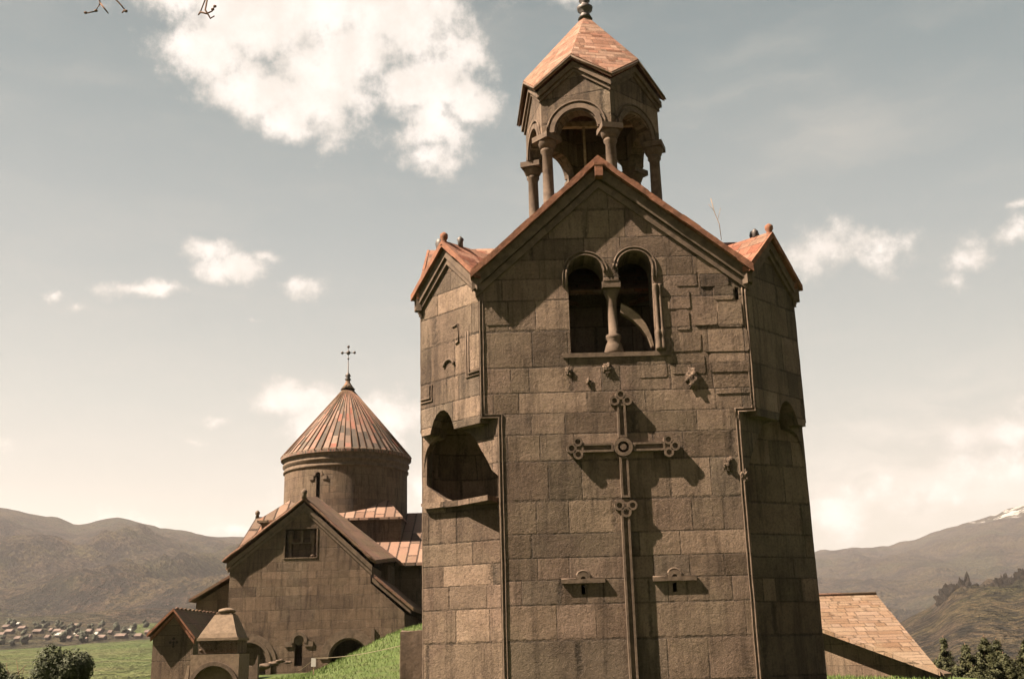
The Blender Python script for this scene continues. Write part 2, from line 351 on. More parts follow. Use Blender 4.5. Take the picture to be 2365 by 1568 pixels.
def tube(mb, pts, r, n=8, r1=None, caps=True):
    pts = [Vector(q) for q in pts]; L = len(pts); rings = []
    for i, q in enumerate(pts):
        a = (pts[i]-pts[i-1]).normalized() if i else None; b_ = (pts[i+1]-pts[i]).normalized() if i < L-1 else None
        t = ((a or b_)+(b_ or a)).normalized()
        ref = Vector((0, 0, 1)) if abs(t.z) < .95 else Vector((1, 0, 0))
        x = t.cross(ref).normalized(); y = t.cross(x)
        k = 1.
        if a and b_: k = 1/max(.5, math.cos(a.angle(b_)/2))
        rr = (r if r1 is None else r+(r1-r)*i/(L-1))*k**.5
        rings.append([q+(x*math.cos(2*math.pi*j/n)+y*math.sin(2*math.pi*j/n))*rr for j in range(n)])
    vs = [q for rg in rings for q in rg]; fs = []
    for i in range(L-1):
        for j in range(n): fs.append((i*n+j, i*n+(j+1) % n, (i+1)*n+(j+1) % n, (i+1)*n+j))
    if caps: fs += [tuple(range(n)), tuple(range((L-1)*n, L*n))]
    mb.add(vs, fs, smooth=True)
def lathe(mb, c, prof, n=24, a0=0., uvR=None, smooth=True):
    """prof: list of (r,z)"""
    vs = []; fs = []; uvs = []
    for r, z in prof:
        for j in range(n): a = a0+2*math.pi*j/n; vs.append((c[0]+r*math.sin(a), c[1]-r*math.cos(a), c[2]+z))
    for i in range(len(prof)-1):
        for j in range(n):
            k = (j+1) % n; fs.append((i*n+j, i*n+k, (i+1)*n+k, (i+1)*n+j))
            rr = uvR or max(prof[i][0], prof[i+1][0])
            s0 = 2*math.pi*j/n*rr; s1 = 2*math.pi*(j+1)/n*rr
            v0 = prof[i][1]+prof[i][0]*.0; v1 = prof[i+1][1]
            uvs.append([(s0, v0), (s1, v0), (s1, v1), (s0, v1)])
    fs += [tuple(range(n)), tuple(range((len(prof)-1)*n, len(prof)*n))]
    uvs += [[(0, 0)]*n, [(0, 0)]*n]
    mb.add(vs, fs, uvs, smooth)
def blob(mb, c, r, sx=1., sy=1., sz=1., seed=0, amp=.25, sub=2, sc=1.5):
    bm = bmesh.new(); bmesh.ops.create_icosphere(bm, subdivisions=sub, radius=1.)
    vs = []
    for q in bm.verts:
        k = 1+amp*noise.noise(q.co*sc+Vector((seed*7.1, seed*3.3, seed)))*1.6
        vs.append((c[0]+q.co.x*r*sx*k, c[1]+q.co.y*r*sy*k, c[2]+q.co.z*r*sz*k))
    fs = [tuple(v.index for v in f.verts) for f in bm.faces]; bm.free(); mb.add(vs, fs, smooth=True)

# ------------------------------------------------------------------ terrain
def interp(tab, x):
    if x <= tab[0][0]: return tab[0][1]
    for (a, b), (c, d) in zip(tab, tab[1:]):
        if x <= c:
            t = (x-a)/(c-a); return b+(d-b)*t
    return tab[-1][1]
SKY = [(-60, .10), (-40, .13), (-28.05, .1257), (-25.31, .1248), (-22.8, .1176), (-21.9, .1118), (-20.84, .1165), (-20.05, .1185), (-19.03, .1162), (-17.99, .1108), (-17.37, .1098), (-15.48, .1032), (-14, .1024), (-10.98, .0946), (-4.37, .0892), (6.78, .08), (15.06, .0771), (15.79, .0772), (16.74, .0808), (18.45, .0763), (19.48, .0804), (21.12, .0886), (22.74, .0975), (24.79, .1039), (27.36, .1144), (40, .13), (60, .1)]
NEAR = [(-60, -.01), (8, -.02), (10.8, .0034), (14.7, .0088), (18, .0089), (19.06, .0189), (20.1, .027), (20.97, .0405), (21.6, .0455), (22.75, .0480), (23.67, .0455), (24.35, .0495), (26.9, .0562), (40, .06), (60, .04)]
FLD = [(-60, .0), (-24.7, .0114), (-22.87, .013), (-20.98, .0144), (-19.04, .0158), (-14, .016), (60, .01)]
def sstep(a, b, x): t = min(1, max(0, (x-a)/(b-a))); return t*t*(3-2*t)
def nearz(x, y):
    z = .15+.35*sstep(10, 40, y)+.35*sstep(40, 58, y)*sstep(4, -6, x)
    m = sstep(-9.4, -3.6, x)*sstep(33.5, 48, y)*(1-sstep(0, 12, x))*(1-sstep(60, 90, y))
    z += 2.15*m
    z += .25*sstep(-10.5, -8., x)*sstep(38, 48, y)*(1-sstep(-8, -3, x))
    z -= .10*sstep(-10, -16, x)+2.6*sstep(13.5, 21, x)*sstep(20, 40, y)
    z += .06*noise.noise(Vector((x*.35, y*.35, 0)))
    return z
def terr(azd, r):
    a = R(azd); x = r*math.sin(a); y = r*math.cos(a)
    zn = nearz(x, y)
    # fall-off beyond the terrace
    lf = 1-sstep(-4, 10, azd)                               # 1 on the left, 0 on the right
    L = [(60, .3), (75, -1.5), (120, -9.), (200, -8.), (260, -3.2), (800, 1.6+800*interp(FLD, azd)), (1180, 1.6+1180*.036), (1800, 1.6+1800*.062), (3300, 1.6+3300*interp(SKY, azd)), (4500, 220), (7000, 120)]
    Rr = [(60, -.3), (80, -5.), (150, -22.), (400, -25.), (950, 1.6+950*interp(NEAR, azd)), (1300, 1.6+1300*interp(NEAR, azd)-60), (2200, 20.), (3400, 1.6+3400*.052), (5400, 1.6+5400*interp(SKY, azd)), (7000, 380)]
    zf = lf*interp(L, r)+(1-lf)*interp(Rr, r)
    k = sstep(55, 78, r)
    if abs(azd) > 62: zf = zf*.3+(-.7)*sstep(60, 110, abs(azd))
    z = zn*(1-k)+zf*k
    amp = 0.
    if r > 150:
        pk = 3300*lf+5400*(1-lf)
        amp = 16*sstep(900, 2200, r)*(1-.75*sstep(.75*pk, pk, r))+5*sstep(950, 1200, r)+1.2*sstep(200, 600, r)
        if lf < .5 and r > 4400: z += 26*noise.fractal(Vector((x*.0035, y*.0035, 4)), 1., 2., 6)*sstep(14, 15, azd)
        P = Vector((x*.0021, y*.0021, .3))
        rid = 1-abs(noise.noise(P*1.2))*2.2
        z += amp*4.2*(rid-.55)*sstep(900, 1500, r)*(1-.9*sstep(.72*pk, pk*.98, r)) if lf > .5 else amp*2.5*(rid-.5)*sstep(1200, 2000, r)*(1-.9*sstep(.72*pk, pk*.98, r))
        z += amp*noise.fractal(P*6, 1., 2., 5)*.6
        if lf < .5 and 700 < r < 1250:
            z += (9*noise.fractal(Vector((x*.02, y*.02, 2)), 1., 2., 4)+11*(.5-abs(noise.noise(Vector((x*.016, y*.006, 7))))*2))*sstep(20.2, 21.4, azd)*sstep(780, 930, r)
    return x, y, z
def terrain():
    rs = [2.5]
    while rs[-1] < 7000:
        q = rs[-1]; rs.append(q*(1.045 if q < 120 else 1.022 if q < 6000 else 1.05))
    azs = []; a = -180.
    while a < 180: azs.append(a); a += .25 if -31 <= a < 31 else 3.
    azs = [round(q, 3) for q in azs]; n = len(azs)
    V = [[terr(q, r) for q in azs] for r in rs]
    k = next(i for i, r in enumerate(rs) if r > 118)
    def sheet(name, i0, i1, mat, zone=False):
        mb = MB(); vs = [V[i][j] for i in range(i0, i1+1) for j in range(n)]; fs = []
        for i in range(i1-i0):
            for j in range(n):
                fs.append((i*n+j, i*n+(j+1) % n, (i+1)*n+(j+1) % n, (i+1)*n+j))
        if i0 == 0: vs.append((0, 0, V[0][0][2])); c = len(vs)-1; fs += [(c, (j+1) % n, j) for j in range(n)]
        me = bpy.data.meshes.new(name); me.from_pydata(vs, [], fs); me.materials.append(M[mat])
        me.polygons.foreach_set('use_smooth', [True]*len(me.polygons))
        if zone:
            at = me.attributes.new('zone', 'FLOAT_VECTOR', 'POINT'); data = []
            for i in range(i0, i1+1):
                r = rs[i]
                for j in range(n):
                    az_ = azs[j]; x, y, z = V[i][j]
                    nn = noise.noise(Vector((x*.006, y*.006, 1.)))
                    gr = 0.
                    if az_ < 0:
                        gr = 1-sstep(770, 830, r+nn*60)
                        gr = max(gr, .42*sstep(1150, 1230, r)*(1-sstep(1500, 1800, r))*sstep(-.1, .3, noise.noise(Vector((x*.004, y*.004, 5.)))))
                        gr = max(gr, .48*(1-sstep(30, 130, math.hypot(x+520, (y-1220)*.8))))
                        gr = max(gr, .8*sstep(830, 900, r)*(1-sstep(1000, 1100, r))*sstep(-19.8, -18.4, az_))
                    else:
                        gr = .38*sstep(.15, .5, noise.noise(Vector((x*.0018, y*.0018, 9.))))*sstep(1500, 2500, r)
                    rk = 0.
                    if az_ > 20.2 and 780 < r < 990:
                        rk = .8*sstep(820, 880, r)*sstep(-.35, .2, noise.noise(Vector((az_*1.3, 0, 3.))))
                    sn = .8*sstep(405, 540, z)*sstep(15, 20, az_) if az_ > 0 else 0.
                    data += [gr, rk, sn]
            at.data.foreach_set('vector', data)
        o = bpy.data.objects.new(name, me); COL.objects.link(o)
        return tag(o, kind='structure')
    sheet('ground', 0, k, 'ground'); sheet('hills', k, len(rs)-1, 'hill', True)
terrain()

M['crag'] = masonry('cliff_rock', [(.018, .017, .016), (.030, .026, .022), (.05, .04, .03), (.024, .022, .02)], h=14, wmin=4, wvar=5, joint=.9, tilt=2., grain=1.5, stain=.8, streaks=.8, lichen=(.06, .045, .03))
q = MB(); rnd = random.Random(22)
for i in range(26):
    azd = 20.3+i*.165; r = 890+rnd.uniform(-12, 18)
    if 21.75 < azd < 22.4: continue
    x, y, z = terr(azd, r); s_ = rnd.uniform(4, 8)
    blob(q, (x, y-8, z-8.5), s_, 1.1, 1.3, rnd.uniform(1.1, 1.9), i, .6, 4, 3.4)
tag(q.build('cliff', 'crag'), kind='structure')
# ------------------------------------------------------------------ bell tower
CX, CY = 2.15, 26.17
HW, HL, DF = 2.85, 2.5, 4.17        # half width above / below the set-back, distance of the faces
ZN = 6.2                            # height of the set-back
ZE, ZA = 9.28, 11.72                # wall eaves and apex
tower = thing('bell_tower', 'tall dark stone bell tower with gabled roofs and open columned belfry', 'bell tower', (CX, CY, 0))
def arm(k):
    a = R(90*k); return Fr((CX+DF*math.sin(a), CY-DF*math.cos(a), 0), (math.cos(a), math.sin(a), 0), (math.sin(a), -math.cos(a), 0))
def diag(a_, dist):
    a = R(a_); return Fr((CX+dist*math.sin(a), CY-dist*math.cos(a), 0), (math.cos(a), math.sin(a), 0), (math.sin(a), -math.cos(a), 0))
walls = MB(); shell = MB(); mould = MB(); corn = MB(); roof = MB(); edge = MB()
AU = -.18
ARML = [(-HL, -.8), (HL, -.8), (HL, ZN), (HW, ZN), (HW, ZE), (0, ZA), (-HW, ZE), (-HW, ZN), (-HL, ZN)]
def mx(px): return px-CX
wl = [(mx(1.22), 7.54), (mx(3.02), 7.54)]+arc(mx(2.66), 9.40, .36, 0, 180)+[(mx(2.30), 9.12), (mx(1.98), 9.12)]+arc(mx(1.60), 9.30, .38, 0, 180)
slits = [rect(mx(1.235), mx(1.315), 2.64, 2.82), rect(mx(3.035), mx(3.115), 2.64, 2.82)]
for k in range(4):
    fr = arm(k); pl_ = [(-u if False else u, v) for u, v in ARML]
    apex = AU if k == 0 else 0.; ZA = 11.72 if k in (0, 2) else 11.30; ov = .185 if k in (0, 2) else .03
    pl_ = [(u, ZA if u == 0 else v) for u, v in pl_]
    pl_ = [((apex, v) if (u == 0) else (u, v)) for u, v in pl_]
    plate(walls, fr, pl_, -.75 if k in (0, 2) else -.2, 0, [wl]+slits+[rect(mx(4.745), mx(4.825), 8.62, 8.90)] if k == 0 else ())
    if k == 0:   # second order of the window
        plate(walls, fr, rect(mx(1.0), mx(3.25), 7.25, 10.0), -2.3, -2.1)
        plate(walls, fr, rect(mx(1.0), mx(3.3), 7.2, 7.5), -2.1, -.753)
        plate(walls, fr, rect(mx(4.6), mx(4.98), 8.5, 9.), -1.2, -1.)
        for s_ in slits:
            plate(walls, fr, rect(s_[0][0]-.1, s_[1][0]+.1, 2.3, 3.), -1., -.8)
    for sx in ((-1, 1) if k == 0 else ()):   # returns of the lower arm
        q0, q1 = sorted((sx*HL, sx*(HL-.5)))
        plate(walls, fr, rect(q0, q1, -.8, ZN), -1.25, -.753)
    # double roll moulding along the corners
    for off, rr, dd in ((.035, .019, .006), (.10, .016, .003)):
        for sx in (-1, 1):
            pts = [fr.p(sx*(HL-off), -.8, dd), fr.p(sx*(HL-off), ZN+off-.02, dd), fr.p(sx*(HW-off), ZN+off-.02, dd), fr.p(sx*(HW-off), ZE-.35, dd)]
            tube(mould, worn(pts), rr)
    plate(corn, fr, chevron(-HW-.05, HW+.05, ZE-.05, ZE-.05, apex, ZA-.05, -.42, -.24), -.02, .045)
    plate(corn, fr, chevron(-HW-.12, HW+.12, ZE-.10, ZE-.10, apex, ZA, -.235, .03), -.02, .10)
    rz = ZE-.02; wz = HW+.14; sl = (ZA-ZE)/HW
    plate(roof, fr, [(-wz, rz-sl*.1+.02), (apex, ZA+.06), (wz, rz-sl*.1+.02), (wz, rz-sl*.1+.13), (apex, ZA+.19), (-wz, rz-sl*.1+.13)], -DF, ov)
    plate(edge, fr, ragged([(-wz-.012, rz-sl*.1), (apex, ZA+.04), (wz+.012, rz-sl*.1)], 0, .16, k), ov+.003, ov+.055)
LOBE_R = [(1.181, 5.02), (.99, 5.16), (.90, 5.32), (.84, 5.41), (.70, 5.60), (.59, 5.76), (.47, 5.92), (.34, 6.05), (.20, 6.10), (.12, 6.11)]
LOBE_T = [(.10, 6.22), (.03, 6.38), (-.06, 6.50), (-.18, 6.58), (-.30, 6.58), (-.42, 6.52), (-.52, 6.40), (-.58, 6.28)]
LOBE_L = [(-.62, 6.08), (-.80, 6.05), (-.95, 5.98), (-1.04, 5.88), (-1.10, 5.75), (-1.14, 5.55), (-1.181, 5.30)]
wc = math.sqrt(.5)
for a in (-45, 45, 135, 225):
    d1 = (HW+DF)*wc; hw = (DF-HW)*wc; ze, za = ZE, ZE+.92
    fr = diag(a, d1); fm = 1 if a == -45 else -1
    front = a in (-45, 45)
    if front:
        notch = [(hw, ZN-.08)]+[(u*fm, v) for u, v in ([(.13, ZN-.08)]+LOBE_T+[(-.64, ZN-.08)])][::fm]+[(-hw, ZN-.08)]
        if fm == -1: notch = [(hw, ZN-.08)]+sorted([(-u, v) for u, v in ([(.13, ZN-.08)]+LOBE_T+[(-.64, ZN-.08)])], key=lambda q: -q[0])+[(-hw, ZN-.08)]
        plate(walls, fr, notch+[(-hw, ze), (0, za), (hw, ze)], -.40, 0)
    else:
        plate(walls, fr, [(-hw, ZN), (hw, ZN), (hw, ze), (0, za), (-hw, ze)], -.4, 0)
    d2 = (HL+DF)*wc; hl = (DF-HL)*wc; f2 = diag(a, d2)
    if front:
        poly = LOBE_R+LOBE_T+LOBE_L
        poly = [(u*fm, v) for u, v in poly]+[(-hl*fm, ZN+.6), (hl*fm, ZN+.6)]
        plate(walls, f2, poly, -.18, -.003)
        # recessed lower wall (from the side arm's corner to well behind the front arm's corner)
        B = Vector((CX-fm*DF, CY-HL, 0)); A = Vector((CX-fm*HL, CY-DF+.85, 0))
        if fm == 1: U = (A-B).normalized(); O = B
        else: U = (B-A).normalized(); O = A
        L = (A-B).length; f3 = Fr(O, U, Vector((U.y, -U.x, 0)))
        hp = [(.10, 5.10), (.42, 4.84), (.62, 4.72), (L-.03, 4.72), (L-.03, 6.7), (.12, 6.6)]
        if fm == -1: hp = [(L-a1, b1) for a1, b1 in hp]
        plate(walls, f3, rect(0, L, -.8, ZN+.7), -.4, 0, [hp] if fm == 1 else ())
        if fm == 1:   # hollow scooped out of the corner, its back curved like a shell
            nn_ = 12; vs_ = []; fs_ = []; uv_ = []
            for i_ in range(nn_+1):
                for j_ in range(11):
                    f1 = i_/nn_; g1 = j_/10
                    dd_ = .10+1.0*math.sin(math.pi*min(1, f1*1.02))**.6*(1-.75*g1**3)
                    vs_.append(f3.p(.02+(L+.1)*f1, 4.66+(2.15)*g1, -dd_))
            for i_ in range(nn_):
                for j_ in range(10):
                    k_ = i_*11+j_; fs_.append((k_, k_+11, k_+12, k_+1)); uv_.append([(L*(i_+a1)/nn_, 4.66+2.15*(j_+b1)/10) for a1, b1 in ((0, 0), (1, 0), (1, 1), (0, 1))])
            shell.add(vs_, fs_, uv_, True)
            plate(walls, f3, rect(.0, L, 4.60, 4.71), -1.3, -.403)
        s0, s1 = (.03, L*.82) if fm == 1 else (L*.18, L-.03)
        tp = [(s0, 4.64), (s0+.12, 4.58), (s1, 4.58), (s1, 4.70), (s0, 4.70)]
        if fm == 1: plate(walls, f3, tp, .003, .13)
        if fm == 1: tri_ = [(.95, .131), (L-.02, .50), (L-.02, .004), (.95, .004)]
        else: tri_ = [(L-.95, .131), (.02, .50), (.02, .004), (L-.95, .004)]
        vs_ = [f3.p(u1, z1, d1_) for z1 in (4.585, 4.695) for u1, d1_ in tri_]
        if fm == 1: walls.add(vs_, [(0, 1, 2, 3), (4, 5, 6, 7), (0, 1, 5, 4), (1, 2, 6, 5), (2, 3, 7, 6), (3, 0, 4, 7)])
        plate(walls, f2, rect(-hl, hl, ZN+.61, ZN+.75), -1.2, -.2)
    else:
        plate(walls, f2, rect(-hl, hl, -.8, ZN+.3), -.4, -.003)
    plate(corn, fr, chevron(-hw-.04, hw+.04, ze-.05, ze-.05, 0, za-.05, -.34, -.22), -.02, .06)
    plate(corn, fr, chevron(-hw-.10, hw+.10, ze-.12, ze-.12, 0, za-.02, -.215, .03), -.02, .11)
    wz = hw+.12; sl = .92/hw
    plate(roof, fr, [(-wz, ze-sl*.08), (0, za+.03), (wz, ze-sl*.08), (wz, ze-sl*.08+.11), (0, za+.15), (-wz, ze-sl*.08+.11)], -d1+1.2, .15)
    plate(edge, fr, ragged([(-wz-.012, ze-sl*.08-.02), (0, za+.01), (wz+.012, ze-sl*.08-.02)], 0, .145, a), .153, .205)
    if a == -45:   # carved lines and small niches of the upper diagonal face
        for off, rr in ((.0, .022), (.075, .018)):
            tube(mould, [fr.p(.62-off, 8.15, .01), fr.p(.62-off, 7.22-off, .01), fr.p(hw, 7.22-off, .01)], rr)
            tube(mould, [fr.p(-.64+off, 7.2, .01), fr.p(-.64+off, 6.92-off, .01), fr.p(-hw, 6.92-off, .01)], rr)
        tube(mould, [fr.p(.12, 8.35, .01), fr.p(.30, 8.37, .01), fr.p(.32, 7.98, .01), fr.p(.22, 7.95, .01)], .022)
        tube(mould, [fr.p(*q, .02) for q in arc(.0, 7.48, .17, 10, 170, 8)], .03)
# proud, worn facing blocks right of the window
fr = arm(0)
def chunk(u0, u1, v0, v1, d, seed):
    rnd = random.Random(seed); j = lambda s: rnd.uniform(-s, s); c = .035
    pts = [(u0+c, v0+j(.01)), (u1-c, v0+j(.012)), (u1+j(.01), v0+c), (u1+j(.012), v1-c), (u1-c*1.5, v1+j(.012)), (u0+c*1.5, v1+j(.01)), (u0+j(.012), v1-c), (u0+j(.01), v0+c)]
    plate(walls, fr, pts, .0025, d*.55+.003)
for i, (x0, x1, z0, z1, d) in enumerate([(3.50, 3.96, 8.95, 9.33, .012), (3.99, 4.62, 8.93, 9.34, .03), (3.46, 3.75, 7.98, 8.42, .02), (3.82, 4.33, 8.08, 8.42, .035), (4.34, 4.86, 8.03, 8.58, .05), (4.30, 4.70, 8.62, 8.92, .035), (3.25, 3.78, 8.45, 8.88, .018),
        (4.00, 4.94, 7.50, 7.98, .045), (3.32, 3.95, 7.52, 7.92, .015), (4.10, 4.92, 7.06, 7.46, .028), (3.30, 4.00, 7.04, 7.46, .012), (4.16, 4.9, 6.60, 7.0, .018), (2.6, 3.2, 6.98, 7.34, .010), (-.55, .10, 8.2, 8.62, .014)]):
    chunk(mx(x0), mx(x1), z0, z1, d, i)
wall_o = walls.build('wall', 'stone', tower); shell.build('niche', 'stone', tower, recalc=False)
for nm, mb, mt in (('corner_moulding', mould, 'carved'), ('cornice', corn, 'carved')): mb.build(nm, mt, tower)
roof_o = roof.build('roof', 'tile', tower)
edge.build('roof_edge', 'tileedge', tower)

# window: hood mouldings, jamb shafts, central column
hood = MB()
for c, zs, r in ((mx(1.60), 9.30, .41), (mx(2.66), 9.40, .39)):
    for rr, dd in ((r, .015), (r+.07, .015)): tube(hood, [fr.p(*q, dd) for q in ([(c+rr, zs-.3)] if c > 0.2 else [])+arc(c, zs, rr, 0, 180, 16)+([(c-rr, zs-.3)] if c < .2 else [])], .020)
hood.build('window_hood', 'carved', tower)
def shaft(mb, x, d, z0, z1, r, n=12):
    c = fr.p(mx(x), 0, d)
    lathe(mb, (c.x, c.y, 0), [(r*1.9, z0), (r*2.1, z0+.05), (r*1.7, z0+.2), (r*1.25, z0+.3), (r*1.6, z0+.36), (r*1.6, z0+.42), (r, z0+.46), (r, z1-.2), (r*1.3, z1-.14), (r*1.7, z1-.02), (r*1.7, z1)], n)
sh = MB(); shaft(sh, 2.15, -.24, 7.54, 8.98, .105, 16)
c = fr.p(mx(2.15), 0, -.14); sh.box(c.x-.20, c.x+.19, c.y-.13, c.y+.3, 8.98, 9.115)
sh.build('window_column', 'carved', tower)
for x, r in ((3.07, .036), (3.16, .030)):
    q = MB(); shaft(q, x, .025, 7.56, 9.0, r); q.build('window_jamb_shaft', 'carved', tower)
q = MB(); plate(q, fr, rect(mx(1.05), mx(3.30), 7.44, 7.535), .003, .035)
plate(q, fr, rect(mx(3.0), mx(3.30), 7.54, 7.80), .003, .03); q.build('window_sill', 'carved', tower)

q = MB(); plate(q, fr, [(mx(a1), b1) for a1, b1 in [(2.34, 8.66), (2.52, 8.56), (2.70, 8.40), (2.85, 8.18), (2.94, 7.95), (2.99, 7.70), (2.94, 7.70), (2.86, 7.92), (2.74, 8.10), (2.58, 8.28), (2.42, 8.40), (2.32, 8.46)]], -.34, -.16)
q.build('inner_light_band', 'pale', tower)  # added pale curved plate in place of the slanted sunlight inside the opening
# carved cross in relief
cr = MB(); CXU, CZ = mx(2.20), 5.52
def channel(poly_out, poly_in, d=.12):
    plate(cr, fr, poly_out, .002, d, [poly_in]); plate(cr, fr, poly_in, .002, d*.55)
def bar(u0, u1, v0, v1, r=.042):
    channel(rect(u0, u1, v0, v1), rect(u0+r, u1-r, v0+r, v1-r))
h = .088
bar(CXU-.85, CXU-.20, CZ-h, CZ+h); bar(CXU+.20, CXU+.85, CZ-h, CZ+h)
bar(CXU-h, CXU+h, CZ+.20, 6.42); bar(CXU-h, CXU+h, 4.50, CZ-.20)
bar(CXU-.03-.085, CXU-.03+.085, -.6, 4.16)
plate(cr, fr, ring(CXU, CZ, .115, .19, 0, 359.9, 28), .002, .14)
plate(cr, fr, arc(CXU, CZ, .065, 0, 350, 14), .002, .13)
def trefoil(cu, cv, ang):
    ca, sa = math.cos(R(ang)), math.sin(R(ang))
    T = lambda a, b: (cu+a*ca-b*sa, cv+a*sa+b*ca)   # a along the arm outwards
    for a, b, r in ((.15, 0, .105), (.02, .13, .10), (.02, -.13, .10)):
        q = T(a, b); plate(cr, fr, ring(q[0], q[1], r*.55, r, 0, 359.9, 18), .002, .13)
        plate(cr, fr, arc(q[0], q[1], r*.56, 0, 350, 14), .002, .085)
    q = T(.04, 0); plate(cr, fr, arc(q[0], q[1], .10, 0, 350, 14), .002, .10)
    q1 = T(-.08, .12); plate(cr, fr, [T(-.12, .04), T(-.12, -.04), T(.02, -.17), T(.02, .17)], .002, .09)
trefoil(CXU+.90, CZ, 0); trefoil(CXU-.90, CZ, 180); trefoil(CXU, 6.46, 90); trefoil(CXU-.01, 4.36, 270)
cr.build('relief_cross', 'carved', tower)
# hooded slits
for cx_ in (1.28, 3.08):
    hd = MB(); u = mx(cx_)
    arcp = [(u-.43, 2.93), (u-.14, 2.93)]+arc(u, 2.95, .14, 170, 10, 8)+[(u+.14, 2.93), (u+.43, 2.93)]
    tube(hd, [fr.p(a, b, .02) for a, b in arcp], .022)
    tube(hd, [fr.p(a*1., b-.06 if i in (0, 1, len(arcp)-2, len(arcp)-1) else b-.05, .018) for i, (a, b) in enumerate(arcp)], .018)
    plate(hd, fr, [(u-.43, 2.93), (u+.43, 2.93), (u+.43, 2.85), (u-.43, 2.85)], .002, .06)
    plate(hd, fr, ring(u, 2.93, .05, .135, 0, 180, 10), .002, .05)
    hd.build('window_hood', 'carved', tower)
# broken corbels under the window
for x, z, s_, sd_ in ((1.16, 7.16, .07, 1), (1.95, 7.20, .09, 2), (1.56, 6.92, .06, 3), (3.72, 6.95, .15, 4), (4.30, 5.15, .10, 5), (4.62, 4.9, .08, 6)):
    q = MB(); c = fr.p(mx(x), z, .01); blob(q, c, s_*.8, 1, .45, 1.4, sd_, .8, 3, 2.2); blob(q, (c.x+.03, c.y, c.z-s_*1.1), s_*.55, 1, .5, 1, sd_+9, .8, 3, 2.2)
    q.build('corbel_stub', 'stone', tower)
# roof finials
for x, y, z, s_ in ((CX+AU, CY-DF-.18, ZA+.18, .09),):
    q = MB(); q.box(x-.08, x+.09, y-.1, y+.1, z-.05, z+.2); q.box(x-.1, x+.11, y-.11, y+.11, z+.2, z+.27); q.build('finial', 'tileedge', tower)
for a in (-45, 45):
    f4 = diag(a, (HW+DF)*wc); c = f4.p(0, ZE+1.0, .12); q = MB()
    lathe(q, (c.x, c.y, c.z-.06), [(.10, 0), (.07, .08), (.06, .14), (.09, .19), (.09, .27), (.03, .32)], 10); q.build('finial', 'tileedge', tower)
    c = f4.p(0, ZE+1.0, -.3); q = MB()
    lathe(q, (c.x+.05, c.y, c.z-.06), [(.07, 0), (.06, .2), (.08, .26), (.02, .33)], 10); q.build('finial', 'metal', tower)

for x in (CX-DF+.25, CX+DF-.05):
    q = MB(); lathe(q, (x, CY, 11.38), [(.10, 0), (.11, .18), (.13, .28), (.10, .38), (.03, .42)], 12); q.build('finial', 'metal', tower)
# belfry
bel = MB(); BR = 1.79; PH = 11.93; BX, BY = 2.22, 26.17
lathe(bel, (BX, BY, 0), [(1.95, 9.5), (1.95, 11.55), (1.8, 11.8), (1.0, 11.95)], 6, R(PH))
bel.build('belfry_base', 'stone', tower)
bw = MB(); bm_ = MB(); bc = MB()
verts = [Vector((BX+BR*math.sin(R(PH+60*i)), BY-BR*math.cos(R(PH+60*i)), 0)) for i in range(6)]
for i in range(6):
    a, b_ = verts[i-1], verts[i]; mid = (a+b_)/2; U = (b_-a).normalized(); N = Vector((U.y, -U.x, 0)); hwf = (b_-a).length/2
    f5 = Fr(mid, U, N); zc, zr, zp, ra = 14.02, 15.13, 15.82, .53
    outer = [(-hwf, zc), (-ra, zc)]+arc(0, zc, ra, 180, 0, 18)[1:-1]+[(ra, zc), (hwf, zc), (hwf, zr), (0, zp), (-hwf, zr)]
    plate(bw, f5, outer, -.34, 0)
    plate(bm_, f5, ring(0, zc+.02, ra+.03, ra+.15), -.01, .05)
    tube(bm_, [f5.p(*q, .02) for q in arc(0, zc+.02, ra+.23, 0, 180, 18)], .025)
    plate(bc, f5, chevron(-hwf-.03, hwf+.03, zr, zr, 0, zp, -.20, -.10), -.01, .05)
    plate(bc, f5, chevron(-hwf-.06, hwf+.06, zr, zr, 0, zp, -.097, .06), -.01, .11)
bw.build('belfry_wall', 'stone', tower); bm_.build('arch_moulding', 'carved', tower); bc.build('belfry_cornice', 'carved', tower)
for i in range(6):
    d_ = (verts[i]-Vector((BX, BY, 0))).normalized(); c = verts[i]-d_*.16
    q = MB(); n_ = 14; lathe(q, (c.x, c.y, 0), [(.20, 11.6), (.20, 11.9), (.145, 11.98), (.13, 13.55), (.17, 13.6), (.17, 13.66), (.14, 13.69)], n_)
    co_ = q.build('column', 'carved', tower)
    cp = MB(); lathe(cp, (c.x, c.y, 0), [(.15, 13.67), (.20, 13.73), (.24, 13.84), (.24, 13.88)], n_)
    ang = math.atan2(d_.x, -d_.y); mt = Matrix.Translation((c.x, c.y, 0)) @ Matrix.Rotation(ang, 4, 'Z')
    cp.box(-.27, .27, -.26, .26, 13.88, 14.02, mt); cp.build('capital', 'carved', co_)
um = MB(); RV, RP = 2.02, 1.78; ZV, ZP, ZT = 15.33, 16.04, 18.2
def umb(o, s_): 
    vs = [(BX, BY, ZT+o)]
    for i in range(6):
        a = R(PH+60*i); vs.append((BX+RV*s_*math.sin(a), BY-RV*s_*math.cos(a), ZV+o))
        a = R(PH+60*i+30); vs.append((BX+RP*s_*math.sin(a), BY-RP*s_*math.cos(a), ZP+o))
    return vs
vs = umb(0, 1)+umb(-.13, .985); fs = []
for i in range(6):
    v_, p_, pm = 1+2*i, 2+2*i, 2+2*((i-1) % 6)
    fs += [(0, pm, p_), (pm, v_, p_), (13, 13+p_, 13+pm), (13+pm, 13+p_, 13+v_), (pm, 13+pm, 13+v_, v_), (v_, 13+v_, 13+p_, p_)]
um.add(vs, fs); br_o = um.build('belfry_roof', 'smalltile', tower)
rim = MB()
